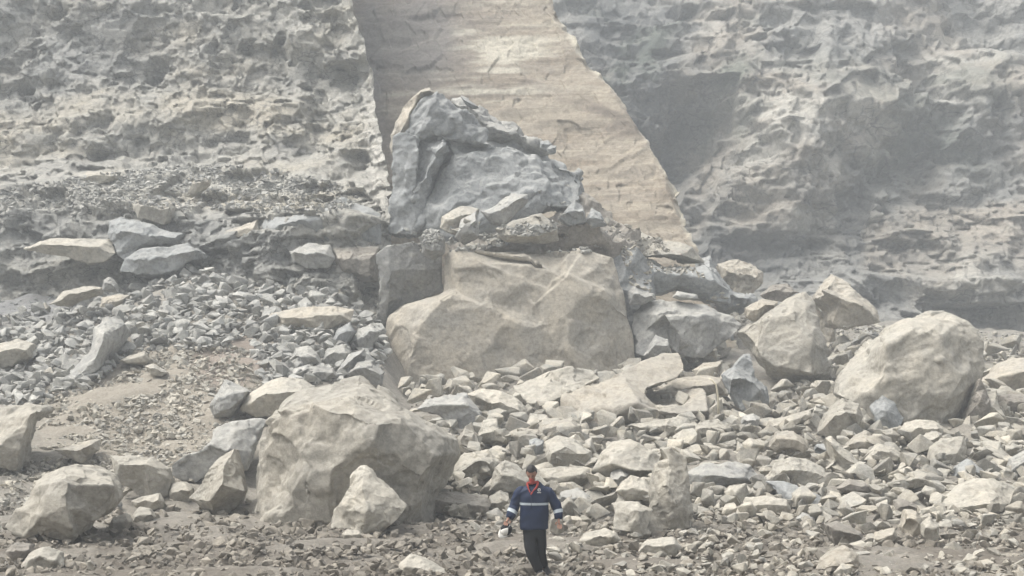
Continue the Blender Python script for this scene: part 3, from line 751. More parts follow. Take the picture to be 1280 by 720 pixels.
# the big split boulder and its neighbours
boulder('Z', "largest free boulder, cream cap over a broad shaded grey face", 'b',
        [(306, 655, .25), (312, 610, .25), (318, 565, .25), (330, 525, .25), (345, 505, .3), (370, 492, .5), (397, 484, .6), (424, 473, .65), (450, 466, .7), (467, 478, .65), (486, 493, .6),
         (505, 506, .5), (527, 517, .42), (557, 541, .35), (571, 550, .3), (573, 568, .28), (562, 596, .25), (550, 620, .25), (548, 662, .2), (494, 680, -.05), (420, 686, -.10), (330, 682, -.02)],
        [[(330, 525, .25), (345, 518, .08), (390, 511, -.05), (442, 514, -.16), (475, 529, -.2), (497, 524, -.10), (520, 536, -.06), (552, 547, .14), (571, 550, .3)],
         [(475, 529, -.2), (464, 560, -.22), (449, 582, -.22), (430, 686, -.10)], [(552, 547, .14), (545, 570, -.05), (531, 597, -.1), (520, 680, -.06)], [(390, 511, -.05), (360, 590, -.10), (345, 682, -.02)]],
        thick=.7, rough=.4, vox=0.045, Y=29.2, crag=.35)
boulder('H', "cream wedge boulder leaning on the front of the largest free boulder", 'b',
        [(30, 560), (45, 500), (75, 440), (100, 380), (130, 350), (150, 352), (200, 400), (260, 460), (288, 492), (255, 535), (200, 575), (120, 585)],
        [[(130, 350, .45), (140, 430, .05), (160, 500, -.12), (150, 585, .0)], [(45, 500, .2), (160, 500, -.12), (288, 492, .25)]], dy=-0.4, rough=.5, top=.45)
boulder('G', "smooth grey boulder lying behind the largest free boulder", 'b',
        [(792, 165), (830, 110), (890, 75), (950, 52), (1000, 60), (1050, 85), (1062, 120), (980, 160), (900, 190), (850, 192)], Y=36.5, top=.8, rough=.4)
boulder('G', "shaded grey stone on the slope above the long leaning slab", 'g', [(700, 150), (725, 100), (745, 62), (800, 88), (835, 105), (795, 160), (765, 195), (712, 190)], Y=37, ov=.3, rough=.6)
boulder('G', "long leaning grey slab with a pale upper edge beside the largest free boulder", 'g',
        [(568, 350), (620, 315), (690, 285), (700, 232), (760, 205), (850, 195), (895, 200), (870, 230), (845, 300), (820, 370), (760, 385), (680, 395), (650, 410), (600, 405), (568, 385)],
        [[(700, 232, .6), (780, 240, .3), (870, 230, .4)], [(690, 285, .3), (760, 300, .0), (820, 370, .05)]], Y=33.0, rough=.5, ov=.3)
boulder('G', "steep pale wedge with a black overhanging base beside the largest free boulder", 'b',
        [(628, 462), (655, 430), (690, 370), (715, 335), (750, 310), (782, 294), (792, 330), (805, 380), (816, 438), (800, 485), (760, 515), (720, 528), (690, 508)],
        [[(628, 462, .1), (700, 470, -.2), (740, 415, -.22), (812, 440, .05)], [(782, 294, .5), (745, 360, .0), (740, 415, -.22)]], ov=.35, rough=.45, dy=.1)
boulder('G', "blocky pale-grey boulder with a smooth flat top at the foot of the earth slope", 'b',
        [(368, 318), (420, 320), (500, 328), (560, 362), (572, 400), (560, 452), (520, 470), (480, 460), (430, 425), (385, 408), (372, 360)],
        [[(368, 318, .6), (400, 345, -.02), (480, 350, -.12), (560, 362, .1)], [(480, 350, -.12), (500, 465, .0)]], Y=31.6, ov=.35, rough=.4)
boulder('G', "wide low cream boulder split into lobes beside the flat-topped block", 'b',
        [(12, 555), (50, 500), (95, 435), (150, 385), (240, 352), (300, 355), (370, 378), (385, 410), (397, 455), (370, 500), (330, 530), (270, 560), (235, 615), (150, 600), (130, 575), (80, 590), (40, 580)],
        [[(95, 435, .4), (170, 410, .1), (230, 405, -.02), (380, 420, .2)], [(230, 405, -.02), (220, 480, -.15), (240, 560, -.1)], [(50, 500, .3), (140, 520, -.1), (220, 480, -.15)]],
        rough=.7, top=.8, ov=.2)
boulder('G', "shaded grey block cut off by the picture's edge on the earth slope", 'b',
        [(-160, 130, .6), (0, 150, .55), (90, 145, .5), (160, 148, .6), (165, 168, .55), (110, 215, .3), (85, 320, .15), (62, 372, .1), (0, 365, .0), (-160, 340, .1)],
        [[(90, 145, .5), (100, 180, .1), (62, 372, .1)], [(-160, 280, -.1), (0, 285, -.12), (70, 300, -.05)]], Y=33.2, rough=.4, thick=.5)
boulder('G', "thin flat flake lying on the brown earth slope", 't', [(178, 300), (240, 280), (300, 265), (330, 264), (325, 300), (290, 320), (268, 345), (225, 325)], Y=35, top=1.2, rough=.4)
boulder('G', "cream rounded stone at the bottom corner below the lobed boulder", 'b', [(68, 680), (100, 640), (150, 622), (195, 645), (208, 690), (150, 716), (80, 712)], rough=.6)
boulder('G', "dark round stone next to the cream corner stone", 'd', [(15, 640), (50, 608), (100, 615), (108, 650), (70, 668), (30, 665)], rough=.6)
boulder('G', "cream stub of rock filling the gap beneath the flat-topped block", 'b', [(436, 470), (470, 455), (530, 444), (545, 470), (540, 495), (490, 505), (450, 495)], dy=-.5, rough=.5)
boulder('G', "small five-sided cream stone below the flat-topped block", 'b', [(438, 520), (462, 490), (500, 495), (516, 525), (480, 550), (440, 545)], rough=.5)
boulder('G', "squat grey-cream stone between flat-topped block and steep wedge", 'b', [(560, 440), (575, 410), (615, 405), (642, 430), (635, 470), (590, 485), (562, 470)], rough=.5)
boulder('G', "rounded brown-cream stone lying under the lobed boulder", 'b', [(360, 560), (375, 525), (420, 510), (435, 540), (420, 570), (380, 575)], rough=.5)
boulder('H', "wide earthy stone with a flat crumbling top between wedge and walking man", 'd',
        [(350, 470), (380, 442), (450, 440), (500, 450), (555, 455), (570, 490), (550, 520), (480, 530), (420, 515), (370, 500)], rough=.6)
boulder('H', "cream stone half buried at the lower edge near the walking man", 'b', [(250, 720), (262, 680), (300, 648), (350, 662), (400, 690), (440, 720), (430, 745), (260, 745)], rough=.4, dy=-.3)
boulder('H', "small smooth cream cobble on the muddy track", 'b', [(72, 580), (90, 564), (130, 570), (148, 590), (120, 605), (80, 600)], rough=.4)

# boulders behind and beside the walking man
boulder('H', "smooth light block directly behind the man's head", 'b', [(748, 275), (790, 250), (850, 262), (905, 300), (912, 335), (890, 362), (760, 365), (750, 320)], Y=35.5, rough=.35, top=.7)
boulder('H', "long low pale slab behind the man's shoulder", 'b', [(730, 365), (800, 355), (895, 362), (905, 390), (850, 420), (760, 425), (735, 395)], Y=32.8, rough=.45, ov=.3)
boulder('H', "pale sharp stone with a dark lower face above the man's shoulder", 'b', [(560, 440), (580, 360), (615, 335), (660, 350), (700, 395), (680, 435), (620, 440)],
        [[(560, 440, .1), (610, 385, -.2), (640, 385, -.2), (690, 410, .0)]], Y=32.5, rough=.4)
boulder('H', "cream broken stone with a shadowed foot between pale sharp stone and shaded rocks", 'b', [(520, 255), (545, 200), (590, 195), (600, 240), (640, 262), (620, 285), (560, 285), (525, 275)], Y=37.5, ov=.3, rough=.6)
boulder('H', "pointed pale stone with a black base", 'b', [(455, 262), (480, 225), (505, 208), (515, 240), (522, 290), (490, 305), (460, 285)], Y=36.8, ov=.3, rough=.5)
boulder('H', "dark square-cut stone standing in the debris above the man", 'u', [(695, 268), (720, 260), (748, 268), (745, 310), (720, 320), (696, 305)], Y=36.2, rough=.4)
boulder('H', "grey-brown flat-topped stone above the smooth light block", 't', [(722, 235), (760, 205), (840, 190), (870, 220), (865, 240), (800, 255), (735, 258)], Y=38.5, ov=.3, rough=.5)
boulder('H', "small pale angular stone beneath the dark-bottomed rock", 'b', [(685, 215), (700, 178), (750, 182), (778, 205), (730, 230), (700, 232)], Y=39.6, rough=.5)
boulder('H', "low brown stone in the debris with a long flat top", 't', [(630, 240), (670, 225), (730, 232), (735, 258), (690, 275), (632, 268)], Y=38.2, rough=.5)
boulder('H', "broad cream mound with crumbled edge behind the man", 'b', [(430, 400), (440, 350), (480, 310), (560, 300), (600, 335), (585, 375), (530, 410), (470, 430), (435, 425)], Y=33.8, rough=.8)
boulder('H', "pale block shining between the debris and the track beside the man", 'b', [(555, 500), (565, 455), (600, 435), (630, 450), (640, 490), (600, 520)], rough=.5)
boulder('H', "large domed pale boulder with a dark hollow side near the tall pillar", 'b',
        [(900, 425), (905, 370), (940, 305), (975, 270), (1040, 262), (1110, 300), (1165, 345), (1170, 380), (1100, 385), (1070, 400), (1010, 380), (960, 430)],
        [[(905, 370, .3), (970, 345, -.05), (1060, 372, -.15), (1170, 375, .1)], [(940, 305, .4), (970, 345, -.05)]], Y=32.5, ov=.6, rough=.5)
boulder('H', "grey stone tucked under the domed pale boulder", 'g', [(960, 430), (970, 375), (1000, 362), (1032, 380), (1025, 400), (990, 435)], Y=31.4, rough=.5)
boulder('H', "pale cracked stone leaning against the tall pillar", 'b', [(985, 440), (1010, 405), (1040, 385), (1085, 400), (1115, 440), (1100, 470), (1030, 475)], Y=31.0, rough=.6)
boulder('H', "tall pale pillar-shaped boulder with a rough eroded face", 'b',
        [(1085, 590), (1095, 500), (1105, 410), (1120, 350), (1160, 330), (1135, 295), (1170, 290), (1220, 320), (1225, 390), (1235, 440), (1250, 520), (1245, 560), (1200, 575), (1140, 585)],
        [[(1160, 330, .3), (1150, 420, -.05), (1180, 470, -.12), (1170, 580, .0)], [(1180, 470, -.12), (1235, 440, .15)]], dy=.3, rough=.7, top=.3)
boulder('H', "cream cube-like stone in front of the tall pillar", 'b',
        [(978, 565), (982, 510), (972, 480), (1000, 472), (1060, 475), (1108, 500), (1090, 560), (1075, 595), (1030, 575)],
        [[(972, 480, .4), (1060, 505, -.15), (1108, 500, .2)], [(1060, 505, -.15), (1070, 590, -.05)]], dy=-.2, rough=.35)
boulder('H', "flattish pale stone on the track beside the man's hand", 'b', [(862, 605), (880, 580), (950, 562), (990, 575), (1002, 600), (960, 622), (890, 632)], rough=.5)
boulder('H', "bright pale stone just behind the man's hip", 'b', [(765, 570), (768, 520), (790, 490), (808, 520), (815, 575), (790, 585)], Y=23.2, rough=.3)
boulder('H', "grey-cream stone low on the track below the cube-like stone", 'b', [(1060, 640), (1085, 600), (1180, 590), (1210, 625), (1190, 655), (1110, 660)], rough=.7)
boulder('H', "shaded rock slab with a dark foot beside the man's elbow", 'g', [(790, 490), (800, 440), (860, 425), (900, 450), (910, 490), (850, 502)], Y=31.5, rough=.5)
boulder('I', "flat grey slab with dark front beside the tall pillar", 'g',
        [(152, 380), (215, 345), (300, 338), (370, 350), (400, 385), (380, 408), (300, 418), (230, 435), (170, 440)],
        [[(152, 380, .2), (220, 385, -.1), (330, 395, -.15), (400, 390, .1)]], Y=33.0, ov=.3, rough=.5)
boulder('I', "round-backed cream boulder behind the blue-grey sliding slab", 'b', [(425, 392), (450, 345), (500, 325), (560, 330), (610, 360), (642, 405), (620, 428), (540, 420), (470, 410)], Y=33.5, rough=.6)
boulder('I', "blue-grey sliding slab with two pale tips", 'u',
        [(422, 405), (480, 402), (540, 425), (600, 450), (650, 490), (655, 510), (610, 525), (560, 512), (520, 530), (490, 505), (470, 460)],
        [[(422, 405, .5), (500, 455, .1), (560, 490, -.15), (655, 495, .1)]], Y=31.2, ov=.25, rough=.5)
boulder('I', "cream boxy stone below the flat grey slab", 'b', [(335, 505), (350, 460), (420, 452), (490, 465), (505, 500), (498, 535), (420, 520)],
        [[(350, 460, .5), (410, 480, -.1), (490, 485, -.1)]], rough=.4)
boulder('I', "small dark stone under the tip of the blue-grey sliding slab", 'g', [(520, 530), (545, 508), (580, 518), (585, 540), (550, 552)], rough=.5)
boulder('I', "cream tabletop boulder with shaded end on the gravelly side of the pile", 'b',
        [(988, 482), (1040, 445), (1090, 410), (1140, 390), (1180, 395), (1215, 412), (1250, 430), (1235, 480), (1200, 515), (1150, 522), (1060, 528), (1010, 515)],
        [[(988, 482, .3), (1080, 490, -.1), (1170, 480, -.15), (1215, 412, .3)], [(1170, 480, -.15), (1165, 522, .0)]], rough=.35, top=.9)
boulder('I', "dark leaning pair-like stone with a rough split face", 'd', [(845, 515), (848, 470), (875, 462), (920, 480), (960, 510), (955, 530), (900, 505), (870, 530)], rough=.7)
boulder('I', "brown-cream stone leaning below the dark split stone", 't', [(875, 560), (885, 500), (920, 500), (945, 530), (940, 590), (900, 595)], rough=.6)
boulder('I', "pale upright stone with rough scaly face among small debris", 'b', [(945, 590), (945, 545), (970, 520), (995, 545), (998, 590), (975, 612)], rough=.8)
boulder('I', "brownish pyramid of rock at the lower edge", 't', [(590, 700), (605, 668), (640, 640), (690, 622), (725, 650), (735, 700), (740, 735), (600, 735)], rough=.5, dy=-.2)
boulder('I', "flat brown slab tilted above the brownish pyramid", 'd', [(610, 545), (660, 538), (740, 575), (750, 605), (700, 625), (650, 630)], rough=.5)
boulder('I', "five-sided brown-cream stone near the lower edge", 't', [(775, 600), (790, 575), (850, 560), (860, 590), (830, 620), (790, 620)], rough=.5)
boulder('I', "low pointed brown-grey stone beside the gravel hollow", 'd', [(655, 430), (700, 395), (745, 405), (775, 425), (765, 445), (700, 448)], Y=31.8, ov=.2, rough=.5)
boulder('I', "cream faceted stone below the giant round boulder", 'b', [(968, 335), (975, 290), (1010, 262), (1080, 255), (1092, 290), (1085, 335), (1040, 355), (1000, 355)],
        [[(975, 290, .3), (1010, 320, -.15), (1060, 310, -.15), (1090, 290, .2)]], Y=35.6, rough=.35)
boulder('I', "rounded cream hump half behind the faceted stone", 'b', [(865, 245), (885, 210), (930, 198), (985, 203), (1015, 225), (1010, 250), (960, 268), (900, 275)], Y=38.2, rough=.5)
boulder('I', "pale smooth stone tucked against the rounded cream hump", 'b', [(925, 300), (940, 262), (985, 235), (1010, 245), (1000, 275), (970, 310)], Y=36.8, rough=.4)
boulder('I', "pale slab-sided stone at the outer edge of the pile", 'b', [(1118, 295), (1150, 285), (1205, 290), (1240, 325), (1240, 360), (1200, 372), (1160, 345)], Y=36, ov=.2, rough=.4)
boulder('I', "cut-off grey stone at the outer frame edge of the pile", 'g', [(1225, 385), (1240, 330), (1290, 300), (1400, 310), (1400, 390), (1290, 395)], Y=35, rough=.4)
boulder('I', "sunlit pale stone with dark hollow foot in the middle of the pile", 'b', [(740, 335), (765, 310), (800, 275), (850, 290), (885, 330), (860, 350), (800, 345)], Y=35.7, ov=.3, rough=.5)
boulder('I', "broad peaked stone with a brown shaded front in the middle of the pile", 'b',
        [(595, 240), (620, 180), (680, 130), (730, 145), (745, 190), (730, 230), (690, 265), (640, 270)], Y=39, rough=.5, top=.6)
boulder('I', "brown-fronted angular stone beneath the broad peaked stone", 't', [(685, 290), (720, 250), (755, 232), (800, 270), (810, 300), (765, 312), (720, 310)], Y=37.0, ov=.3, rough=.5)
boulder('I', "cream lump with a smooth back beneath the blue-grey prism", 'b', [(800, 235), (840, 225), (868, 250), (862, 280), (820, 275)], Y=38, rough=.5)
boulder('I', "blue-grey prism of rock in front of the giant round boulder", 'u', [(768, 160), (790, 120), (805, 110), (850, 140), (880, 190), (870, 225), (835, 238), (790, 210)],
        [[(805, 110, .5), (820, 170, -.15), (830, 236, .0)]], Y=40.3, rough=.4)
boulder('I', "brown spiky pinnacle leaning on the giant round boulder", 'd', [(1080, 210), (1095, 160), (1118, 105), (1137, 62), (1155, 95), (1168, 130), (1172, 215), (1120, 225)], Y=40.2, rough=.5, top=.2)
boulder('M', "giant round-shouldered tan boulder with a smooth pitted face", 'b',
        [(40, 430, .2), (70, 385, .25), (120, 330, .28), (170, 260, .3), (240, 190, .35), (310, 130, .42), (360, 118, .45), (430, 98, .5), (490, 92, .55), (550, 108, .5), (620, 135, .45), (670, 185, .4), (690, 240, .35),
         (685, 310, .3), (670, 400, .25), (635, 480, .22), (600, 560, .2), (540, 600, .1), (480, 615, .0), (360, 640, -.05), (200, 620, .0), (80, 520, .12), (30, 480, .18)],
        [[(310, 130, .42), (360, 195, .05), (430, 190, .02), (500, 200, .05), (550, 108, .5)], [(500, 200, .05), (500, 330, -.06), (560, 420, -.05), (540, 600, .1)], [(170, 260, .3), (230, 260, .0), (360, 195, .05)],
         [(230, 260, 0), (250, 420, -.1), (360, 640, -.05)]],
        Y=41.8, thick=.7, rough=.42, vox=.06, crag=.4)
boulder('M', "tan bank of rock beyond the giant round boulder at the frame edge", 't',
        [(680, 420), (740, 380), (760, 340), (810, 320), (1000, 300), (1000, 470), (750, 475), (690, 440)], Y=46, rough=.6, top=1.0)
boulder('M', "brown-fronted ledge stone beside the spiky pinnacle", 'd', [(752, 480), (864, 470), (1000, 480), (1000, 555), (800, 568), (760, 540)], Y=42, rough=.4)
boulder('M', "pale buttress stone between the pinnacle and the ledge stone", 'b', [(690, 600), (705, 480), (740, 470), (760, 545), (790, 590), (740, 620)], Y=41.0, rough=.5)
boulder('I', "wide layered slab behind the tall pillar", 'b', [(-30, 215), (40, 205), (120, 185), (160, 195), (175, 220), (150, 250), (60, 245), (0, 245)], Y=38.5, rough=.6, ov=.3)
boulder('I', "pale broken stone layered against its neighbours below the stick", 'b', [(150, 235), (200, 205), (260, 195), (305, 225), (300, 260), (220, 262), (170, 255)], Y=38.0, rough=.6, ov=.2)
boulder('I', "grey five-sided stone below the blue-grey upright rock", 'g', [(338, 215), (345, 185), (380, 178), (402, 190), (395, 235), (355, 240)], Y=39.0, rough=.4)
boulder('I', "long pale stone with a notched dark edge in the centre of the pile", 'b', [(410, 240), (430, 200), (500, 185), (570, 165), (580, 190), (530, 215), (500, 240), (450, 245)], Y=38.6, ov=.3, rough=.5)
boulder('I', "brownish ridged stone with a shaded belly beside the blue-grey cube", 't', [(430, 290), (455, 240), (510, 235), (560, 270), (580, 310), (560, 335), (500, 300), (450, 310)], Y=36.2, ov=.3, rough=.6)
boulder('I', "small blue-grey cube of rock in the centre of the pile", 'u', [(582, 300), (590, 280), (625, 278), (642, 300), (635, 325), (600, 328)], Y=35.8, rough=.3)
boulder('I', "pale stone with a crest beside the small blue-grey cube", 'b', [(620, 262), (640, 255), (690, 300), (740, 340), (748, 375), (690, 385), (650, 340)], Y=35.0, rough=.5)
boulder('I', "cream rounded block next to the flat grey slab", 'b', [(280, 440), (300, 420), (350, 415), (395, 440), (390, 465), (330, 478), (290, 465)], Y=31.8, rough=.5)
boulder('I', "pale blocky stones' neighbour with a flat crown near the gravel hollow", 'b', [(830, 420), (860, 385), (930, 368), (1000, 390), (1060, 410), (1050, 425), (950, 425), (880, 430)], Y=33.2, rough=.5, top=.9)
boulder('I', "bluish shard leaning under the slab-sided stone", 'u', [(1040, 410), (1060, 355), (1100, 330), (1150, 370), (1140, 400), (1090, 415)], Y=34.2, rough=.5)
boulder('F', "grey angular rock beside the giant round boulder", 'g', [(700, 545), (720, 525), (770, 488), (800, 515), (780, 540), (730, 560)], Y=47, rough=.4)
boulder('F', "tan hillock of rock with a smooth sunlit crown in the gully mouth", 't',
        [(575, 400), (600, 345), (650, 312), (700, 340), (740, 390), (800, 440), (810, 475), (760, 485), (700, 500), (640, 480), (630, 430)], Y=60, rough=.7, top=.9)
boulder('F', "grey-brown mound of rock between tilted tan boulder and gully", 'd', [(400, 385), (440, 348), (490, 345), (530, 375), (480, 405), (420, 400)], Y=58, rough=.7)

# slope above the man: stones on the scree and ledges of the near cliff
boulder('D', "long bone-shaped grey stone lying down the scree slope", 'g',
        [(192, 690), (215, 655), (262, 610), (298, 560), (308, 490), (345, 450), (400, 455), (418, 480), (385, 540), (345, 590), (320, 650), (240, 708)],
        [[(345, 450, .6), (350, 520, .2), (320, 590, .1), (215, 690, -.05)]], Y=43.5, rough=.35, top=.9, thick=.6)
boulder('D', "cream slab lying on the top of the scree below the cliff band", 'b', [(160, 415), (210, 370), (300, 352), (342, 358), (340, 380), (250, 400), (190, 425)], Y=50.5, rough=.6)
boulder('D', "pointed grey stone on the top of the scree", 'g', [(340, 370), (345, 330), (365, 320), (385, 345), (390, 375)], Y=50.2, rough=.5)
boulder('D', "pinkish tan stone on the upper scree", 't', [(328, 430), (340, 390), (400, 378), (430, 385), (410, 420), (360, 440)], Y=48.8, rough=.6)
boulder('D', "white-grey slab cut off by the picture's edge on the scree", 'b', [(-60, 560), (0, 545), (60, 530), (110, 545), (100, 590), (40, 625), (-60, 630)], Y=40, rough=.4, top=1.2)
boulder('D', "triangular pale wedge where the scree meets brown earth", 'b', [(395, 605), (430, 585), (480, 568), (500, 600), (480, 618), (420, 615)], Y=42.3, ov=.3, rough=.4)
boulder('D', "flat cream stone in the brown earth below the scree", 'b', [(480, 620), (510, 612), (560, 640), (540, 655), (505, 650)], Y=41.2, rough=.4)
boulder('D', "wide tan slab shelf in the scree beside the block", 't', [(880, 480), (900, 445), (1000, 425), (1100, 420), (1180, 430), (1170, 470), (1080, 500), (950, 490)], Y=47.0, rough=.6, top=1.1)
boulder('D', "big angular stone in the dark corner beside the huge tan block", 'g', [(1165, 545), (1190, 500), (1235, 480), (1270, 505), (1240, 560), (1200, 570)], Y=42.5, rough=.3)
boulder('D', "dark blade-like stone leaning in the corner", 'u', [(1100, 550), (1120, 500), (1165, 472), (1185, 510), (1150, 550)], Y=43.5, rough=.3)
boulder('D', "faceted brown-grey stone below the blade-like stone", 'g', [(1075, 605), (1090, 560), (1140, 545), (1170, 575), (1140, 625), (1095, 625)], Y=41.0, rough=.3)
boulder('D', "light faceted grey stone above the largest free boulder", 'g', [(965, 600), (985, 560), (1025, 550), (1060, 580), (1070, 610), (1000, 625)], Y=41.0, rough=.3)
boulder('D', "low wide grey stone above the largest free boulder", 'g', [(1020, 650), (1060, 615), (1110, 625), (1125, 655), (1080, 668), (1030, 665)], Y=39.8, rough=.4)
boulder('D', "dark slab standing behind low stones in the corner", 'g', [(1120, 640), (1160, 580), (1215, 560), (1220, 590), (1175, 635), (1130, 660)], Y=40.2, rough=.3)
boulder('D', "pale stone beside the dark slab in the corner", 'g', [(1160, 645), (1190, 605), (1240, 600), (1285, 640), (1270, 690), (1200, 665)], Y=39.6, rough=.4)
boulder('A', "leaning pale flake standing on the talus ledge", 'b', [(618, 655), (640, 610), (625, 595), (660, 582), (705, 590), (700, 620), (655, 645)], Y=61.3, rough=.4, thick=.4)
boulder('A', "flat cream boulder at the outer end of the talus ledge", 'b', [(262, 600), (290, 570), (400, 572), (400, 600), (330, 612), (290, 610)], Y=62.5, rough=.4, top=1.0)
boulder('K', "broad smooth white slab set in the lower cliff band", 'b',
        [(105, 400), (180, 365), (260, 352), (400, 350), (500, 350), (520, 420), (470, 460), (400, 470), (330, 445), (290, 430), (200, 425)], Y=56.2, top=1.3, rough=.4, thick=.4)
boulder('K', "dark smooth rock bulge in the lower cliff band", 'u',
        [(482, 330), (490, 275), (540, 255), (620, 270), (680, 290), (760, 320), (830, 330), (800, 380), (720, 385), (640, 400), (560, 450), (530, 430), (500, 370)], Y=56.8, rough=.4, thick=.4, top=.35, name="rock_outcrop", cat="outcrop")
boulder('K', "blue-black hollow-faced rock under the cliff band", 'u',
        [(540, 500), (560, 440), (640, 400), (740, 385), (850, 372), (920, 400), (940, 440), (860, 455), (800, 490), (680, 520), (600, 515)], Y=56.0, rough=.8, thick=.4, top=.25, name="rock_outcrop", cat="outcrop")
boulder('K', "pale cream knob topping the dark bulge of the cliff band", 'b', [(590, 200), (620, 165), (700, 160), (760, 165), (790, 210), (780, 260), (740, 290), (680, 282), (620, 262)], Y=57.6, rough=.6, thick=.4, top=.9, name="rock_outcrop", cat="outcrop")
boulder('D', "tan lens of rock over a dark hollow in the cliff band", 't', [(725, 195), (760, 165), (860, 130), (870, 180), (860, 195), (780, 205)], Y=56.6, rough=.5, ov=.8, thick=.4, name="rock_outcrop", cat="outcrop")
boulder('D', "large smooth dark-grey face at the end of the cliff band", 'u',
        [(865, 150), (890, 110), (985, 110), (1060, 90), (1140, 55), (1230, 85), (1275, 120), (1270, 215), (1180, 220), (1100, 210), (1000, 175), (880, 200)], Y=56.8, rough=.45, thick=.3, top=.5, name="rock_outcrop", cat="outcrop")
boulder('D', "rounded grey rock under the smooth dark face", 'g', [(960, 235), (1010, 210), (1100, 215), (1115, 260), (1100, 290), (1030, 300), (980, 270)], Y=55.2, rough=.5, thick=.5, name="rock_outcrop", cat="outcrop")
boulder('D', "dark undercut block at the corner of the cliff band and the tan block", 'd', [(1105, 225), (1180, 225), (1265, 220), (1262, 340), (1190, 345), (1130, 310), (1110, 270)], Y=55.6, rough=.7, thick=.5, top=.2, ov=.3, name="rock_outcrop", cat="outcrop")

boulder('E', "rough brown mass of broken rock packed between the tower foot and the red-stained slab", 'd',
        [(840, 70), (880, 55), (930, 75), (1000, 115), (1060, 160), (1070, 230), (1040, 300), (980, 300), (860, 260), (560, 270), (440, 270), (430, 215), (560, 185), (700, 150), (800, 115)],
        Y=56.2, rough=1.6, top=.8, thick=.5)
boulder('E', "shaded rock face seen in the narrow gap beside the tan block", 'u',
        [(960, 230), (1060, 225), (1110, 300), (1130, 420), (1130, 640), (980, 640)], Y=55.6, rough=1.0, top=.2, thick=.5)

# ------------------------------------------------------------ loose stones: the larger ones singly, the rest as rubble
def hull_stone(seed, sx, sy, sz, npts=15, bev=0.03):
    r = random.Random(seed)
    bm = bmesh.new()
    for _ in range(npts):
        d = Vector((r.gauss(0, 1), r.gauss(0, 1), r.gauss(0, 1))).normalized() * r.uniform(0.8, 1.0)
        bm.verts.new((d.x * sx / 2, d.y * sy / 2, d.z * sz / 2))
    g = bmesh.ops.convex_hull(bm, input=bm.verts)
    bmesh.ops.delete(bm, geom=[e for e in g["geom_interior"] if isinstance(e, bmesh.types.BMVert)], context='VERTS')
    bmesh.ops.dissolve_limit(bm, angle_limit=R(14), verts=bm.verts, edges=bm.edges)
    if bev: bmesh.ops.bevel(bm, geom=list(bm.edges), offset=bev * min(sx, sz), segments=1, affect='EDGES', clamp_overlap=True)
    bmesh.ops.triangulate(bm, faces=bm.faces)
    bmesh.ops.recalc_face_normals(bm, faces=bm.faces)
    return bm

def pip(x, y, poly):
    ins = False
    for i in range(len(poly)):
        (x1, y1), (x2, y2) = poly[i][:2], poly[(i + 1) % len(poly)][:2]
        if (y1 > y) != (y2 > y) and x < (x2 - x1) * (y - y1) / (y2 - y1) + x1: ins = not ins
    return ins
BB = [(min(a for a, b in p), max(a for a, b in p), min(b for a, b in p), max(b for a, b in p)) for p in HERO_POLYS]
def on_hero(x, y, m=0):
    return any(b[0] - m <= x <= b[1] + m and b[2] - m <= y <= b[3] + m and pip(x, y, p) for p, b in zip(HERO_POLYS, BB))

placed = []
def free(x, y, r):
    return all((x - a) ** 2 + ((y - b) * 1.4) ** 2 > ((r + c) * 0.40) ** 2 for a, b, c in placed)

# (count, area outline in the picture plane, width in photo pixels, material, label, group)
AREAS = [
    (78, [(0, 405), (130, 365), (225, 325), (300, 318), (420, 330), (470, 350), (478, 470), (420, 470), (330, 480), (300, 400), (180, 430), (90, 490), (0, 500)], (12, 36), 'gb',
     "loose angular grey stone in the scree fan under the cliff band", "loose stones of the scree fan"),
    (24, [(10, 245), (80, 232), (150, 222), (250, 215), (330, 215), (440, 245), (430, 262), (300, 262), (200, 262), (60, 262)], (8, 20), 'g',
     "small broken grey stone on the talus ledge halfway up the cliff", "stones on the talus ledge"),
    (118, [(530, 510), (700, 530), (860, 520), (960, 490), (1100, 520), (1280, 520), (1280, 640), (1130, 650), (870, 640), (800, 640), (600, 640), (560, 600)], (17, 52), 'b',
     "loose pale angular stone in the debris pile behind the walking man", "loose stones of the debris pile"),
    (34, [(0, 655), (300, 650), (560, 650), (860, 655), (1280, 640), (1280, 718), (0, 718)], (12, 34), 'bd',
     "loose stone lying on the muddy track at the foot of the pile", "loose stones on the track"),
    (20, [(560, 560), (640, 545), (640, 640), (575, 650), (220, 640), (0, 640), (0, 610), (220, 600), (300, 560), (330, 480), (420, 455), (480, 470), (530, 520)], (12, 34), 'bg',
     "loose stone lying around the foot of the largest free boulder", "stones around the largest boulder"),
    (28, [(480, 282), (600, 270), (700, 225), (745, 262), (790, 320), (700, 318), (600, 312), (500, 318)], (9, 26), 'gb',
     "small broken stone scattered on top of the huge tan block", "stones on top of the tan block"),
]
bpy.context.view_layer.update()
_dg = bpy.context.evaluated_depsgraph_get()
def surface(px, py, nz=.5):
    """the rock surface a stone could rest on there, or None where it is too steep"""
    d = Vector(P(px, py, 100.0)) - Vector((0, 0, CAMZ))
    ok, loc, no, _, ob, _ = scene.ray_cast(_dg, Vector((0, 0, CAMZ)), d.normalized())
    if not ok or ob.name.startswith("bedding") or ob.name == "rock": return None
    if no.y > 0: no = -no
    return loc if no.z > nz else None
def ledge_depth(px, py):
    return float(left_depth(np.array([px * 1.0]), np.array([py * 1.0]))[0])
cnt = 0
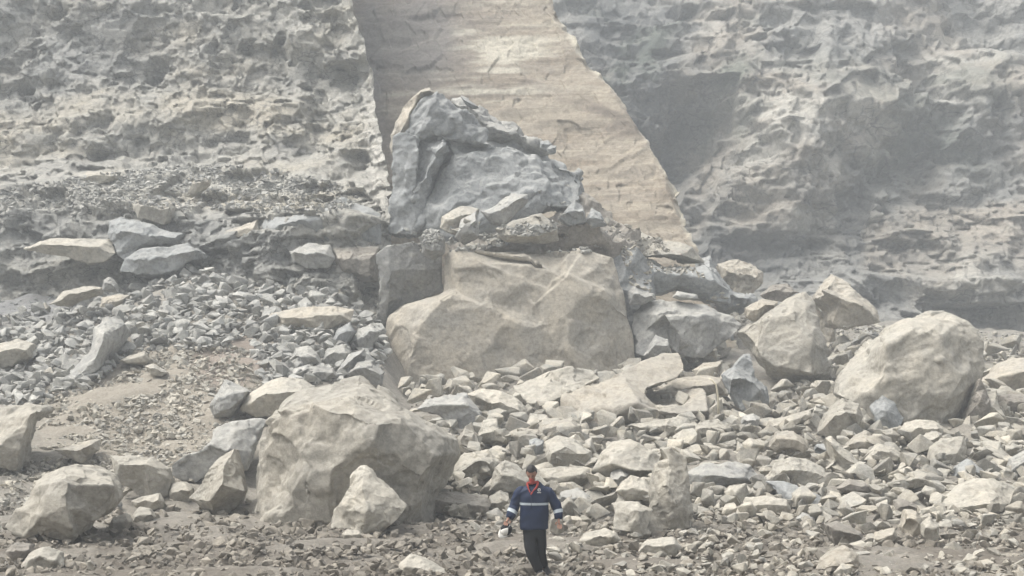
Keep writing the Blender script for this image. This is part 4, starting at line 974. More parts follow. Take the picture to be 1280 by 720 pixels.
for ai, (n, poly, (w0, w1), mats, label, grp) in enumerate(AREAS):
    xs = [a for a, b in poly]; yy = [b for a, b in poly]
    made = tries = 0
    while made < n and tries < 9000:
        tries += 1
        x = rng.uniform(min(xs), max(xs)); y = rng.uniform(min(yy), max(yy))
        fr_ = (1 - made / n)
        w = w0 + (w1 - w0) * (fr_ ** 1.6) * rng.uniform(0.8, 1.1)
        if not pip(x, y, poly) or (905 < x < 985 and 425 < y < 500): continue
        if ai != 5 and on_hero(x, y): continue
        if not free(x, y, w): continue
        placed.append((x, y, w))
        if ai == 1:
            sp = surface(x, y, .4)
            if sp is None: placed.pop(); continue
            Y = sp.y; base_pt = tuple(sp)
        elif ai == 5:
            sp = surface(x, y, .4)
            if sp is None: placed.pop(); continue
            Y = sp.y; base_pt = tuple(sp)
        else:
            Y = ground_depth(x, y); X = (x - 640) / F * Y; base_pt = (X, Y, float(ground_z(X, Y)[0]))
        S = w / F * Y
        seed = 9000 + cnt; cnt += 1
        r = random.Random(seed)
        bm = hull_stone(seed, S, S * r.uniform(.6, 1.0), S * r.uniform(.45, .8), r.choice((8, 9, 10, 12)), 0.0)
        rot = Matrix.Rotation(r.uniform(-.5, .5), 4, 'X') @ Matrix.Rotation(r.uniform(-.5, .5), 4, 'Y') @ Matrix.Rotation(r.uniform(0, 6.28), 4, 'Z')
        bmesh.ops.transform(bm, matrix=rot, verts=bm.verts)
        zmin = min(q.co.z for q in bm.verts)
        V = [(q.co.x, q.co.y, q.co.z - zmin) for q in bm.verts]; Fc = [[q.index for q in f.verts] for f in bm.faces]
        bm.verts.index_update(); Fc = [[q.index for q in f.verts] for f in bm.faces]; bm.free()
        vv, nn, qq = refined(V, Fc, max(0.015, S / 16), 0)
        vv = roughen(vv, nn, S, seed, 0.45)
        mk = r.choice(mats)
        me = mesh_from("rock", vv, qq, True, None, MAT[mk])
        o = link("rock", me, None, (base_pt[0], base_pt[1], base_pt[2] - S * r.uniform(0.04, 0.16)))
        tag(o, label, "rock", grp)
        made += 1

# rubble: countless small stones, one mesh per area
LIB = []
for k in range(16):
    bm = hull_stone(500 + k, 1.0, random.Random(k).uniform(.6, .95), random.Random(k + 50).uniform(.4, .8), (8, 8, 10, 12)[k % 4], 0.03)
    bm.verts.index_update()
    LIB.append((np.array([q.co[:] for q in bm.verts]), np.array([[q.index for q in f.verts] for f in bm.faces]))); bm.free()

def rubble(name, pts, sizes, mat, seed, sink=0.2):
    rs = np.random.RandomState(seed)
    VV, FF, RR_ = [], [], []; off = 0
    for (x, y, z), s in zip(pts, sizes):
        v, f = LIB[rs.randint(len(LIB))]
        a, b, c = rs.uniform(-.6, .6), rs.uniform(-.6, .6), rs.uniform(0, 6.28)
        M = np.array(Matrix.Rotation(a, 3, 'X') @ Matrix.Rotation(b, 3, 'Y') @ Matrix.Rotation(c, 3, 'Z'))
        w = (v * s * np.array([1, rs.uniform(.8, 1.2), rs.uniform(.8, 1.2)])) @ M.T
        w[:, 2] += s * (0.30 - sink)
        VV.append(w + np.array([x, y, z])); FF.append(f + off); off += len(v); RR_.append(np.full(len(v), rs.rand()))
    me = mesh_from(name, np.concatenate(VV), np.concatenate(FF), False, {"rnd": np.concatenate(RR_)}, mat)
    o = link(name, me); tag(o, kind="stuff")
    return o

def area_points(n, poly, s0, s1, seed, skip=True, power=3.0, where=None, jit=0.0):
    """stones per area of picture, so density thins with distance as the photo's does; sizes in metres follow a power law."""
    rs = np.random.RandomState(seed); pts, sz = [], []
    xs = [a for a, b in poly]; yy = [b for a, b in poly]
    t = 0
    while len(pts) < n and t < n * 12:
        t += 1
        x, y = rs.uniform(min(xs), max(xs)), rs.uniform(min(yy), max(yy))
        if not pip(x, y, poly) or (905 < x < 985 and 425 < y < 500): continue
        if where == 'hit':
            sp = surface(x, y, .45)
            if sp is None or (seed == 8 and sp.y < 54.5): continue
        s_px = s0 + (s1 - s0) * rs.rand() ** power
        if where: X, Y, z = sp
        else:
            Y = fast_depth(x, y); X = (x - 640) / F * Y; z = float(ground_z(X, Y)[0])
        s = s_px / F * Y
        pts.append((X, Y, z + jit * s * rs.rand())); sz.append(s)
    return pts, sz
# depth lookup table for speed
_us = np.arange(-120, 1420, 20); _rs = np.arange(300, 740, 4)
_tab = np.array([[ground_depth(u, r) for r in _rs] for u in _us])
def fast_depth(x, y):
    i = min(max((x + 120) / 20, 0), len(_us) - 1.001); j = min(max((y - 300) / 4, 0), len(_rs) - 1.001)
    a, b = int(i), int(j); fa, fb = i - a, j - b
    return _tab[a, b] * (1 - fa) * (1 - fb) + _tab[a + 1, b] * fa * (1 - fb) + _tab[a, b + 1] * (1 - fa) * fb + _tab[a + 1, b + 1] * fa * fb

p_, s_ = area_points(5600, [(-80, 400), (60, 395), (130, 365), (225, 328), (330, 330), (478, 350), (482, 475), (330, 490), (310, 420), (270, 440), (180, 440), (110, 490), (-80, 540)], 4, 30, 1, jit=.3, power=2.4)
rubble("scree_debris", p_, s_, MAT['rub_g'], 1)
p_, s_ = area_points(5200, [(500, 480), (800, 470), (960, 430), (1280, 440), (1380, 440), (1380, 655), (1150, 660), (850, 650), (560, 650), (540, 560)], 4, 44, 2, jit=.35, power=2.3)
rubble("pile_debris", p_, s_, MAT['rub_b'], 2)
p_, s_ = area_points(11000, [(-80, 632), (300, 640), (560, 640), (860, 640), (1380, 640), (1380, 760), (-80, 760)], 2.2, 24, 3, power=3.0)
rubble("track_gravel", p_, s_, MAT['rub_d'], 3, sink=.22)
p_, s_ = area_points(1500, [(560, 650), (760, 655), (860, 640), (1380, 640), (1380, 760), (760, 740)], 4, 30, 31, power=2.4, jit=.1)
rubble("track_debris", p_, s_, MAT['rub_b'], 31, sink=.15)
p_, s_ = area_points(6000, [(30, 500), (110, 490), (180, 440), (270, 430), (330, 440), (330, 500), (300, 560), (230, 600), (60, 640), (0, 640), (0, 560)], 2, 17, 4, power=3.2)
rubble("slope_gravel", p_, s_, MAT['rub_b'], 4, sink=.3)
p_, s_ = area_points(1200, [(-60, 340), (130, 340), (140, 380), (60, 410), (-60, 415)], 2, 7, 5, power=3)
rubble("bench_gravel", p_, s_, MAT['u'], 5, sink=.3)
p_, s_ = area_points(3000, [(-60, 255), (0, 238), (80, 225), (150, 215), (250, 205), (330, 210), (400, 225), (450, 240), (440, 262), (380, 268), (250, 262), (200, 270), (60, 268), (-60, 275)], 2.5, 12, 6, power=2.6, where='hit')
rubble("ledge_debris", p_, s_, MAT['rub_g'], 6)
p_, s_ = area_points(700, [(476, 288), (600, 284), (735, 280), (790, 318), (620, 314), (500, 316)], 3, 12, 7, power=2, where='hit')
rubble("block_top_debris", p_, s_, MAT['rub_g'], 7)
p_, s_ = area_points(1500, [(735, 235), (790, 270), (860, 330), (920, 380), (1000, 400), (1280, 420), (1280, 450), (900, 470), (800, 400), (770, 300)], 3, 13, 8, power=2.4,
                     where='hit')
rubble("gully_debris", p_, s_, MAT['rub_b'], 8)

# a thin pale stick among the boulders
def tube(name, pts, rad, mat, parent=None, nseg=8):
    bm = bmesh.new(); rings = []
    for i, q in enumerate(pts):
        q = Vector(q); a = Vector(pts[max(i - 1, 0)]); b = Vector(pts[min(i + 1, len(pts) - 1)]); t = (b - a).normalized()
        sd = t.cross(Vector((0, 1, 0.01))).normalized(); up = sd.cross(t)
        r_ = rad[i] if isinstance(rad, (list, tuple)) else rad
        rings.append([bm.verts.new(q + (sd * math.cos(k * 2 * math.pi / nseg) + up * math.sin(k * 2 * math.pi / nseg)) * r_) for k in range(nseg)])
    for a, b in zip(rings, rings[1:]):
        for k in range(nseg): bm.faces.new((a[k], a[(k + 1) % nseg], b[(k + 1) % nseg], b[k]))
    bm.faces.new(rings[0]); bm.faces.new(rings[-1])
    bmesh.ops.recalc_face_normals(bm, faces=bm.faces)
    me = bpy.data.meshes.new(name); bm.to_mesh(me); bm.free(); me.materials.append(mat)
    for p in me.polygons: p.use_smooth = True
    return link(name, me, parent)
def plain(name, c, rough=0.8, spec=0.3):
    m = bpy.data.materials.new(name); m.use_nodes = True
    nt = m.node_tree; b = nt.nodes["Principled BSDF"]
    b.inputs["Roughness"].default_value = rough; b.inputs["Specular IOR Level"].default_value = spec
    n = nt.nodes.new("ShaderNodeTexNoise"); n.inputs["Scale"].default_value = 14; n.inputs["Detail"].default_value = 5
    tc = nt.nodes.new("ShaderNodeTexCoord"); nt.links.new(tc.outputs["Object"], n.inputs["Vector"])
    mr = nt.nodes.new("ShaderNodeMapRange"); mr.inputs["To Min"].default_value = .8; mr.inputs["To Max"].default_value = 1.2
    nt.links.new(n.outputs["Fac"], mr.inputs["Value"])
    s = nt.nodes.new("ShaderNodeVectorMath"); s.operation = 'SCALE'; s.inputs[0].default_value = c
    nt.links.new(mr.outputs[0], s.inputs["Scale"]); nt.links.new(s.outputs[0], b.inputs["Base Color"])
    return m
o = tube("stick", [P(898, 520, 42.2), P(898, 505, 42.1), P(897, 492, 42.0), P(895, 481, 42.0), P(890, 475, 42.0), P(886, 473, 42.1)], [.035, .032, .03, .028, .022, .012], plain("peeled_wood", (.55, .50, .38)))
tag(o, "thin pale bent stick poking up between the tan slabs", "stick")

# ------------------------------------------------------------ the walking man
PX, PY, SC = 0.345, 21.7, 0.00274
def B(zx, zy, y=0.0):      # the enlarged-photo drawing coordinates of the figure -> metres in the figure's frame
    return Vector(((zx - 305) * SC, y, (718 - zy) * SC))
skin_m = plain("skin", (0.30, 0.165, 0.115), 0.6)
hair_m = plain("black_hair", (0.018, 0.016, 0.015), 0.6)
navy = plain("navy_cloth", (0.005, 0.014, 0.044), 0.65)
navy_d = plain("dark_cuff_cloth", (0.012, 0.018, 0.04), 0.7)
black = plain("black_cloth", (0.010, 0.011, 0.013), 0.8, 0.2)
silver = plain("reflective_tape", (0.36, 0.40, 0.42), 0.4, 0.6)
redm = plain("red_scarf_cloth", (0.34, 0.055, 0.045), 0.8)
whitem = plain("white_plastic", (0.62, 0.60, 0.55), 0.5)
shoem = plain("black_shoe_leather", (0.015, 0.015, 0.015), 0.5)
solem = plain("pale_sole_rubber", (0.42, 0.41, 0.38), 0.7)

def skin_mesh(name, chains, sub=2, mat=None, parent=None, rough=None, seed=0):
    """chains: list of [(pos, rx, ry)...]; a chain's first point may repeat an earlier point to join it. One skinned surface."""
    bm = bmesh.new(); vs, rad = [], []
    for ch in chains:
        prev = None
        for (p, rx, ry) in ch:
            k = next((i for i, q in enumerate(vs) if (q.co - Vector(p)).length < 1e-4), None)
            if k is None:
                vs.append(bm.verts.new(p)); rad.append((rx, ry)); k = len(vs) - 1
            if prev is not None and prev != k: bm.edges.new((vs[prev], vs[k]))
            prev = k
    me = bpy.data.meshes.new(name); bm.to_mesh(me); bm.free()
    o = bpy.data.objects.new(name, me); COL.objects.link(o)
    md = o.modifiers.new("s", 'SKIN'); md.use_smooth_shade = True; md.branch_smoothing = 0.6
    sv = me.skin_vertices[0].data
    for i, r_ in enumerate(rad): sv[i].radius = r_
    # a root for every connected piece
    seen = set(); adj = {i: [] for i in range(len(rad))}
    for e in me.edges: adj[e.vertices[0]].append(e.vertices[1]); adj[e.vertices[1]].append(e.vertices[0])
    for i in adj:
        if i in seen: continue
        sv[i].use_root = True; st = [i]
        while st:
            q = st.pop()
            if q in seen: continue
            seen.add(q); st += adj[q]
    m2 = o.modifiers.new("d", 'SUBSURF'); m2.levels = sub; m2.render_levels = sub
    dg = bpy.context.evaluated_depsgraph_get()
    me2 = bpy.data.meshes.new_from_object(o.evaluated_get(dg)); bpy.data.objects.remove(o); bpy.data.meshes.remove(me)
    me2.name = name
    v = np.empty(len(me2.vertices) * 3, np.float32); me2.vertices.foreach_get("co", v); v = v.reshape(-1, 3).astype(float)
    nn = np.empty(len(me2.vertices) * 3, np.float32); me2.vertices.foreach_get("normal", nn); nn = nn.reshape(-1, 3)
    if rough:      # cloth folds
        a, sc3 = rough
        v = v + nn * (a * fbm(v * np.array(sc3), 3, seed))[:, None]
        me2.vertices.foreach_set("co", v.astype(np.float32).ravel()); me2.update()
    me2.materials.clear()
    if mat: me2.materials.append(mat)
    for p in me2.polygons: p.use_smooth = True
    return link(name, me2, parent)

person = bpy.data.objects.new("person", None); COL.objects.link(person)
person.location = (PX, PY, 0.0)
tag(person, "man walking with bowed head, navy jacket with silver band, red scarf, holding a cap", "person")

pel = B(303, 462, 0.02)
chest = B(303, 250, 0.03)
neck0, neck1 = B(297, 200, 0.03), B(292, 172, 0.0)
hipL, hipR = B(270, 480, .02), B(340, 480, .02)
kneeL, kneeR = B(290, 592, -.12), B(335, 592, .05)
ankL, ankR = B(335, 694, -.06), B(367, 688, .16)
shL, shR = B(232, 248, .03), B(376, 248, .03)
elL, elR = B(196, 318, .04), B(430, 318, .04)
wrL, wrR = B(160, 388, -.06), B(441, 398, -.04)
def arm_hand(sh, el, wr, side, curl):
    d = (wr - el).normalized()
    palm = wr + d * 0.045; kn = wr + d * 0.085
    ch = [[(chest, .09, .07), (sh, .042, .042), (el, .038, .038), (wr, .026, .022), (palm, .040, .020), (kn, .040, .019)]]
    acr = Vector((1, 0, 0)) - d * d.x; acr.normalize()
    fwd = Vector((0, -1, 0))
    ln = (.070, .080, .074, .058)
    for i in range(4):
        off_ = acr * ((i - 1.5) * 0.0185) * (-side)
        a = kn + off_ - d * 0.012; dirn = (d + fwd * curl * .6).normalized()
        b = a + dirn * (0.012 + ln[i] * .45); dir2 = (d * (1 - curl * .6) + fwd * curl - acr * side * 0.25 * curl).normalized()
        c = b + dir2 * ln[i] * .35; c2 = c + (dir2 + fwd * curl * .5 - d * curl * .5).normalized() * ln[i] * .28
        ch.append([(a, .0095, .0095), (b, .009, .009), (c, .008, .008), (c2, .0065, .0065)])
    ta = wr + d * 0.03 + acr * side * -0.022 * 1.2
    tb = ta + (d * .6 - acr * side * .7 + fwd * .3).normalized() * 0.035
    tcx = tb + (d * .9 - acr * side * .1 + fwd * .5).normalized() * 0.03
    ch.append([(ta, .012, .012), (tb, .011, .011), (tcx, .0085, .0085)])
    return ch
chains = [[(pel, .12, .085), (B(303, 380, .02), .11, .08), (B(303, 310, .03), .11, .08), (chest, .09, .07), (neck0, .05, .05), (neck1, .048, .052), (B(290, 160, -.01), .056, .066)],
          [(pel, .12, .085), (hipL, .082, .082), (kneeL, .055, .058), (ankL, .036, .04)], [(pel, .12, .085), (hipR, .082, .082), (kneeR, .055, .058), (ankR, .036, .04)]]
chains += arm_hand(shL, elL, wrL, -1, 0.75) + arm_hand(shR, elR, wrR, 1, 0.45)
body = skin_mesh("body", chains, 2, skin_m, person)
# head: shaped ellipsoid with brow, nose, lips, chin, ears; bowed forward and turned a little
def head_pts():
    bm = bmesh.new(); bmesh.ops.create_icosphere(bm, subdivisions=5, radius=1.0)
    v = np.array([q.co[:] for q in bm.verts]); f = np.array([[q.index for q in t.verts] for t in bm.faces]); bm.free()
    x, y, z = v[:, 0].copy(), v[:, 1].copy(), v[:, 2].copy()
    low = np.clip(-z, 0, 1)
    X = x * 0.078 * (1 - 0.32 * low ** 1.5); Yy = y * 0.098 * (1 - 0.16 * low) ; Z = z * 0.118
    fr_ = np.clip(-y, 0, 1)
    g = lambda cx, cz, sx, sz: np.exp(-((x - cx) / sx) ** 2 - ((z - cz) / sz) ** 2) * (y < 0)
    Yy = Yy - 0.024 * g(0, -.14, .13, .22) - 0.010 * g(0, -.25, .20, .10) - .007 * g(0, .17, .5, .08)
    Yy = Yy + 0.012 * (g(-.36, .03, .16, .10) + g(.36, .03, .16, .10)) - 0.007 * g(0, -.52, .24, .06) - .007 * g(0, -.62, .22, .05) + .004 * g(0, -.57, .26, .02)
    Yy = Yy - 0.012 * g(0, -.88, .3, .16)
    e = np.exp(-((np.abs(x) - .99) / .06) ** 2) * 0
    return np.stack([X, Yy, Z], 1), f
hv, hf = head_pts()
HEAD_C = B(289, 134, -.045)
HR = Matrix.Rotation(R(-8), 3, 'Z') @ Matrix.Rotation(R(34), 3, 'X')
hM = np.array(HR)
def head_xf(v): return np.asarray(v) @ hM.T + np.array(HEAD_C)
# join head into the body mesh
bm = bmesh.new(); bm.from_mesh(body.data)
base_n = [bm.verts.new(q) for q in head_xf(hv)]
for t in hf: fa = bm.faces.new([base_n[i] for i in t]); fa.smooth = True
for s in (-1, 1):      # ears
    r_ = bmesh.ops.create_uvsphere(bm, u_segments=12, v_segments=8, radius=1.0)
    for q in r_["verts"]:
        c = Vector(q.co); c = Vector((c.x * .009, c.y * .019 * (1 - .2 * c.z), c.z * .031)); c = c + Vector((s * .079, .010, -.008))
        q.co = Vector(head_xf([c[:]])[0])
bm.to_mesh(body.data); bm.free()
for p in body.data.polygons: p.use_smooth = True
for s in (-1, 1):
    bm = bmesh.new(); bmesh.ops.create_uvsphere(bm, u_segments=12, v_segments=8, radius=.0115)
    for q in bm.verts: q.co = Vector(head_xf([(q.co + Vector((s * .029, -.083, .004)))[:]])[0])
    me = bpy.data.meshes.new("eye"); bm.to_mesh(me); bm.free(); me.materials.append(plain("eye_brown", (.05, .035, .03), .3)); link("eye", me, person)
# hair
sel = (hv[:, 2] > 0.012 + np.where(hv[:, 1] < -0.03, 0.048, np.where(hv[:, 1] < .02, .0, -.055)))
hair_v = hv * 1.0 + np.array([0, .002, .003]); hl = np.linalg.norm(hair_v, axis=1, keepdims=True)
hair_v = hair_v + hair_v / hl * (0.010 + 0.004 * fbm(hv * 60, 2, 9))[:, None]
ff = hf[sel[hf].all(1)]; used = np.unique(ff); mp = -np.ones(len(hv), int); mp[used] = np.arange(len(used))
outer = head_xf(hair_v[used]); inner = head_xf(hv[used] * .98); nU = len(used)
fo = mp[ff]; fi = fo[:, ::-1] + nU
# close the rim between the outer and inner shells
ed = {}
for t in fo:
    for a, b in ((t[0], t[1]), (t[1], t[2]), (t[2], t[0])): ed[(a, b)] = 1
rim = [(a, b) for (a, b) in ed if (b, a) not in ed]
fr2 = [[b, a, a + nU] for a, b in rim] + [[b, a + nU, b + nU] for a, b in rim]
link("hair", mesh_from("hair", np.concatenate([outer, inner]), np.concatenate([fo, fi, np.array(fr2)]), True, None, hair_m), person)

# red scarf / face cover hanging into the collar
sc_ch = [[(B(285, 160, -.115), .034, .024), (B(288, 178, -.10), .046, .034), (B(293, 196, -.07), .050, .05)],
         [(B(293, 196, -.07), .050, .05), (B(326, 186, -.05), .022, .024), (B(316, 214, -.115), .017, .014), (B(296, 236, -.14), .014, .010), (B(284, 256, -.15), .009, .008)],
         [(B(293, 196, -.07), .050, .05), (B(264, 192, -.05), .020, .024), (B(270, 218, -.115), .015, .013), (B(280, 242, -.145), .010, .009)]]
skin_mesh("scarf", sc_ch, 2, redm, person, (0.006, (14, 14, 14)), 3)

# jacket
hem = B(305, 446, 0.0)
def loft(paths, name, mat, parent, nseg=32, sub=9, fold=0.008, seed=1):
    """cloth tubes through elliptical rings: paths of (centre, half width, half depth); closed at both ends"""
    VV, FF, off = [], [], 0
    for ring in paths:
        C_ = np.array([list(r_[0]) for r_ in ring]); A = np.array([r_[1:3] for r_ in ring]); n = len(ring)
        t = np.linspace(0, n - 1, (n - 1) * sub + 1)
        def cr_(D):
            i = np.clip(t.astype(int), 0, n - 2); f = (t - i)[:, None]
            p0, p1, p2, p3 = D[np.clip(i - 1, 0, n - 1)], D[i], D[i + 1], D[np.clip(i + 2, 0, n - 1)]
            return .5 * (2 * p1 + (p2 - p0) * f + (2 * p0 - 5 * p1 + 4 * p2 - p3) * f ** 2 + (3 * p1 - p0 - 3 * p2 + p3) * f ** 3)
        C2, A2 = cr_(C_), cr_(A)
        T_ = np.gradient(C2, axis=0); T_ /= np.linalg.norm(T_, axis=1, keepdims=True)
        th = np.linspace(0, 2 * np.pi, nseg, endpoint=False)
        V = []
        for c, a2, tt_ in zip(C2, A2, T_):
            Y_ = np.array([0, 1.0, 0]); Xd = np.cross(Y_, tt_); Xd /= np.linalg.norm(Xd); Yd_ = np.cross(tt_, Xd)
            ct, st = np.cos(th), np.sin(th); e = 0.85      # slightly squared section, as a jacket hangs
            V.append(c + Xd * (np.sign(ct) * np.abs(ct) ** e * a2[0])[:, None] + Yd_ * (np.sign(st) * np.abs(st) ** e * a2[1])[:, None])
        m = len(V); V = np.concatenate(V + [C2[:1], C2[-1:]])
        f4 = [(i * nseg + k, i * nseg + (k + 1) % nseg, (i + 1) * nseg + (k + 1) % nseg, (i + 1) * nseg + k) for i in range(m - 1) for k in range(nseg)]
        f4 += [(k, m * nseg, (k + 1) % nseg, (k + 1) % nseg) for k in range(nseg)] + [((m - 1) * nseg + k, (m - 1) * nseg + (k + 1) % nseg, m * nseg + 1, m * nseg + 1) for k in range(nseg)]
        VV.append(V); FF += [tuple(x + off for x in f) for f in f4]; off += len(V)
    V = np.concatenate(VV)
    bm = bmesh.new(); bv = [bm.verts.new(q) for q in V]
    for f in FF:
        u = list(dict.fromkeys(f))
        try: bm.faces.new([bv[i] for i in u])
        except ValueError: pass
    bmesh.ops.recalc_face_normals(bm, faces=bm.faces); bm.normal_update()
    nn = np.array([q.normal[:] for q in bm.verts])
    dsp = fold * (1.1 * fbm(V * np.array([10, 8, 5]), 3, seed) + 0.8 * (1 - 2 * np.abs(vnoise((V @ np.array(Matrix.Rotation(.6, 3, 'Y')).T) * np.array([5, 6, 14]), seed + 4))))
    for q, w in zip(bm.verts, V + nn * dsp[:, None]): q.co = w
    me = bpy.data.meshes.new(name); bm.to_mesh(me); bm.free(); me.materials.append(mat)
    for p in me.polygons: p.use_smooth = True
    return link(name, me, parent)
K_ = SC
torso = [(B(305, 453, 0), 72 * K_, .115), (B(305, 449, 0), 78 * K_, .13), (B(305, 430, 0), 80 * K_, .135), (B(305, 380, 0), 79 * K_, .137), (B(305, 330, .005), 79 * K_, .137), (B(304, 285, .01), 82 * K_, .135),
         (B(304, 255, .015), 88 * K_, .130), (B(303, 236, .02), 86 * K_, .118), (B(302, 220, .025), 68 * K_, .10), (B(301, 207, .025), 45 * K_, .085), (B(299, 196, .02), 31 * K_, .075), (B(298, 186, .02), 28 * K_, .07)]
slL = [(B(246, 236, .02), .055, .06), (B(232, 240, .025), .074, .082), (B(218, 258, .03), .080, .088), (B(205, 290, .04), .078, .084), (B(195, 322, .04), .074, .08), (B(181, 350, .0), .068, .072), (B(170, 374, -.03), .062, .064), (B(164, 388, -.045), .052, .052)]
slR = [(B(360, 236, .02), .055, .06), (B(376, 240, .025), .074, .082), (B(392, 258, .03), .080, .088), (B(410, 290, .04), .078, .084), (B(428, 322, .04), .076, .08), (B(438, 352, .02), .068, .072), (B(441, 378, -.01), .062, .064), (B(441, 393, -.02), .052, .052)]
jacket = loft([torso, slL, slR], "jacket", navy, person, fold=.009, seed=21)
v = np.empty(len(jacket.data.vertices) * 3, np.float32); jacket.data.vertices.foreach_get("co", v); v = v.reshape(-1, 3)

def tape(name, src, planes, keep, mat, parent, lift=0.004):
    """a strip of the cloth surface between two cuts, lifted off it and given thickness"""
    bm = bmesh.new(); bm.from_mesh(src.data)
    for co, no in planes:
        bmesh.ops.bisect_plane(bm, geom=bm.verts[:] + bm.edges[:] + bm.faces[:], plane_co=co, plane_no=no, clear_outer=True)
    bmesh.ops.delete(bm, geom=[f for f in bm.faces if not keep(f.calc_center_median())], context='FACES')
    bmesh.ops.delete(bm, geom=[q for q in bm.verts if not q.link_faces], context='VERTS')
    bm.normal_update()
    for q in bm.verts: q.co += q.normal * lift
    me = bpy.data.meshes.new(name); bm.to_mesh(me); bm.free(); me.materials.clear(); me.materials.append(mat)
    for p in me.polygons: p.use_smooth = True
    return link(name, me, parent)
zc = B(0, 308).z
tape("reflective_band", jacket, [(Vector((0, 0, zc + .018)), Vector((0, 0, 1))), (Vector((0, 0, zc - .018)), Vector((0, 0, -1)))], lambda c: abs(c.x) < .222, silver, jacket)
for el, wr, sg in ((elL, B(163, 376, -.03), -1), (elR, B(444, 378, -.01), 1)):
    d = (wr - el).normalized(); c0 = el + (wr - el) * .62
    tape("sleeve_band", jacket, [(c0 + d * .028, d), (c0 - d * .028, -d)], lambda c, c0=c0: (c - c0).length < .15, silver, jacket)
# dark zip placket, collar flaps and the small white chest emblem
for s in (-1, 1):
    skin_mesh("collar", [[(B(300 + s * 34, 190, .0), .020, .030), (B(300 + s * 34, 205, -.07), .018, .024), (B(300 + s * 14 - 8, 238, -.118), .012, .014)]], 2, navy_d, jacket)
tube("zip", [B(284, 250, -.128), B(286, 290, -.135), B(288, 340, -.137)], .004, navy_d, jacket)
def emblem():
    bm = bmesh.new(); c = B(331, 232, -.0)
    def disc(cx, cz, r0, r1, a0, a1, n=18):
        for k in range(n):
            t0, t1 = a0 + (a1 - a0) * k / n, a0 + (a1 - a0) * (k + 1) / n
            bm.faces.new([bm.verts.new((c.x + cx + r * math.cos(t), -.1, c.z + cz + r * math.sin(t))) for r, t in ((r0, t0), (r1, t0), (r1, t1), (r0, t1))])
    disc(0, .010, .017, .024, 0, 6.283); disc(0, .010, .004, .011, .5, 5.2)
    for k, (x, w) in enumerate(((-.026, .012), (-.010, .010), (.004, .012), (.020, .009))):
        z = c.z - .030
        bm.faces.new([bm.verts.new(q) for q in ((c.x + x, -.1, z - .009), (c.x + x + w, -.1, z - .009), (c.x + x + w, -.1, z + .006), (c.x + x, -.1, z + .006))])
    me = bpy.data.meshes.new("chest_emblem"); bm.to_mesh(me); bm.free(); me.materials.append(whitem)
    # lay it on the cloth
    from mathutils.bvhtree import BVHTree
    bj = bmesh.new(); bj.from_mesh(jacket.data); tr = BVHTree.FromBMesh(bj); bj.free()
    for q in me.vertices:
        h = tr.ray_cast(Vector((q.co.x, -1, q.co.z)), Vector((0, 1, 0)))
        if h[0] is not None: q.co.y = h[0].y - .004
    return link("chest_emblem", me, jacket)
emblem()
# trousers
tt = [[(B(305, 405, .0), .20, .13), (B(305, 430, .0), .225, .145), (B(303, 470, .01), .215, .15), (B(274, 505, .01), .135, .14), (B(284, 550, -.06), .112, .118), (B(290, 592, -.12), .090, .095), (B(312, 640, -.09), .074, .080), (B(334, 690, -.05), .066, .074)],
      [(B(303, 470, .01), .215, .15), (B(338, 505, .02), .135, .14), (B(336, 550, .03), .114, .12), (B(335, 592, .05), .092, .098), (B(350, 640, .10), .070, .080), (B(366, 680, .16), .062, .070)]]
skin_mesh("trousers", tt, 3, black, person, (0.008, (8, 8, 4)), 33)
# shoes
def shoe(at, yaw, pitch, z0):
    M = Matrix.Translation(at) @ Matrix.Rotation(yaw, 4, 'Z') @ Matrix.Rotation(pitch, 4, 'X')
    def blk(name, prof, hgt, mat, par):
        bm = bmesh.new(); rings = []
        for (y, w, h) in prof:
            rings.append([bm.verts.new(M @ Vector((x * w, y, z0 + zz * h if zz > 0 else z0))) for x, zz in ((-1, 0), (-1, .5), (-.7, .85), (0, 1), (.7, .85), (1, .5), (1, 0))])
        for a, b in zip(rings, rings[1:]):
            for k in range(7): bm.faces.new((a[k], a[(k + 1) % 7], b[(k + 1) % 7], b[k]))
        bm.faces.new(rings[0]); bm.faces.new(rings[-1]); bmesh.ops.recalc_face_normals(bm, faces=bm.faces)
        me = bpy.data.meshes.new(name); bm.to_mesh(me); bm.free(); me.materials.append(mat)
        for p in me.polygons: p.use_smooth = True
        return link(name, me, par)
    s = blk("shoe", [(.09, .030, .075), (.07, .038, .095), (.0, .042, .10), (-.06, .044, .08), (-.12, .048, .055), (-.17, .040, .045), (-.195, .022, .032)], 0, shoem, person)
    z0 -= .022
    blk("sole", [(.095, .034, .026), (.07, .042, .026), (-.06, .048, .026), (-.12, .052, .026), (-.175, .044, .026), (-.20, .024, .026)], 0, solem, s)
shoe(Vector((B(336, 0).x, -.07, .045)), R(-4), 0, -.02)
shoe(Vector((B(369, 0).x, .15, .085)), R(24), R(18), -.02)

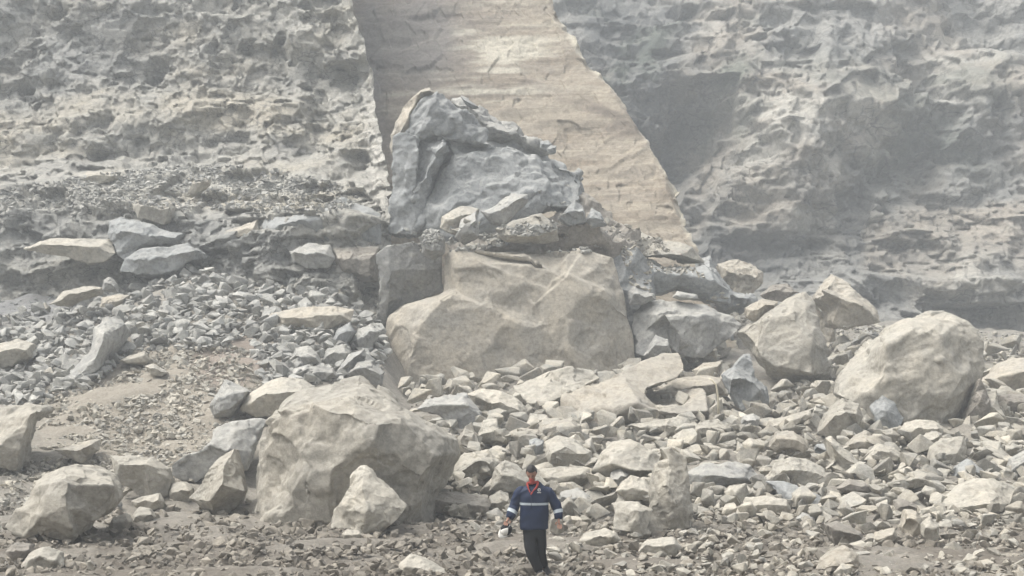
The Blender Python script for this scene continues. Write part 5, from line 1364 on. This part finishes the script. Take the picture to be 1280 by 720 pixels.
# the cap he carries: black and white, held by its brim
cap = bpy.data.objects.new("cap", None); COL.objects.link(cap)
cw = Vector((PX, PY, 0)) + B(146, 452, -.10); cap.location = cw
tag(cap, "black and white cap held by the walking man", "cap")
cr = Matrix.Rotation(R(40), 4, 'Y') @ Matrix.Rotation(R(55), 4, 'X')
def cap_part(name, fn, mat):
    bm = bmesh.new(); fn(bm); bmesh.ops.transform(bm, matrix=cr, verts=bm.verts); bmesh.ops.recalc_face_normals(bm, faces=bm.faces)
    me = bpy.data.meshes.new(name); bm.to_mesh(me); bm.free(); me.materials.append(mat)
    for p in me.polygons: p.use_smooth = True
    return link(name, me, cap)
def dome(a0, a1, k=1.0):
    def fn(bm):
        n, m = 10, 8; rows = []
        for shell in (1.0, .95):
            rows.append([[bm.verts.new((.088 * k * shell * math.cos(t) * math.cos(e), .104 * k * shell * math.sin(t) * math.cos(e), .085 * k * shell * math.sin(e)))
                          for t in [a0 + (a1 - a0) * i / n for i in range(n + 1)]] for e in [j * math.pi / 2.02 / m for j in range(m + 1)]])
        o_, i_ = rows
        for g in rows:
            for j in range(m):
                for i in range(n): bm.faces.new((g[j][i], g[j][i + 1], g[j + 1][i + 1], g[j + 1][i]))
        for i in range(n): bm.faces.new((o_[0][i], o_[0][i + 1], i_[0][i + 1], i_[0][i]))
        for j in range(m):
            bm.faces.new((o_[j][0], o_[j + 1][0], i_[j + 1][0], i_[j][0])); bm.faces.new((o_[j][n], o_[j + 1][n], i_[j + 1][n], i_[j][n]))
    return fn
cap_part("front_panel", dome(R(225), R(315)), whitem)
cap_part("side_panel", dome(R(315), R(445)), black)
cap_part("side_panel", dome(R(95), R(225)), black)
cap_part("rear_panel", dome(R(85), R(95), .99), whitem)
def brim(bm):
    n = 14; a = []
    for z in (0, -.006):
        inn = [bm.verts.new((.085 * math.cos(t), .1 * math.sin(t), z)) for t in [R(210) + R(120) * i / n for i in range(n + 1)]]
        out = [bm.verts.new((.092 * math.cos(t), .1 * math.sin(t) - .075 * math.sin((i / n) * math.pi) ** .6, z - .015)) for i, t in enumerate([R(210) + R(120) * i / n for i in range(n + 1)])]
        a.append((inn, out))
        for i in range(n): bm.faces.new((inn[i], inn[i + 1], out[i + 1], out[i]))
    for i in range(n):
        bm.faces.new((a[0][1][i], a[0][1][i + 1], a[1][1][i + 1], a[1][1][i])); bm.faces.new((a[0][0][i], a[0][0][i + 1], a[1][0][i + 1], a[1][0][i]))
cap_part("brim", brim, whitem)

# ------------------------------------------------------------ the misty air in the quarry
HAZE = 0.0025
bm = bmesh.new()
bmesh.ops.create_cube(bm, size=1.0)
for q in bm.verts: q.co = Vector((q.co.x * 260, (q.co.y + .5) * 190 - 25, (q.co.z + .5) * 72 - 4.5))
hm = bpy.data.materials.new("misty_air"); hm.use_nodes = True
nt = hm.node_tree; nt.nodes.remove(nt.nodes["Principled BSDF"])
pv = nt.nodes.new("ShaderNodeVolumePrincipled")
pv.inputs["Color"].default_value = (0.87, 0.92, 0.955, 1); pv.inputs["Density"].default_value = HAZE; pv.inputs["Anisotropy"].default_value = 0.1
nt.links.new(pv.outputs[0], nt.nodes["Material Output"].inputs["Volume"])
me = bpy.data.meshes.new("haze"); bm.to_mesh(me); bm.free(); me.materials.append(hm)
tag(link("haze", me), kind="stuff")
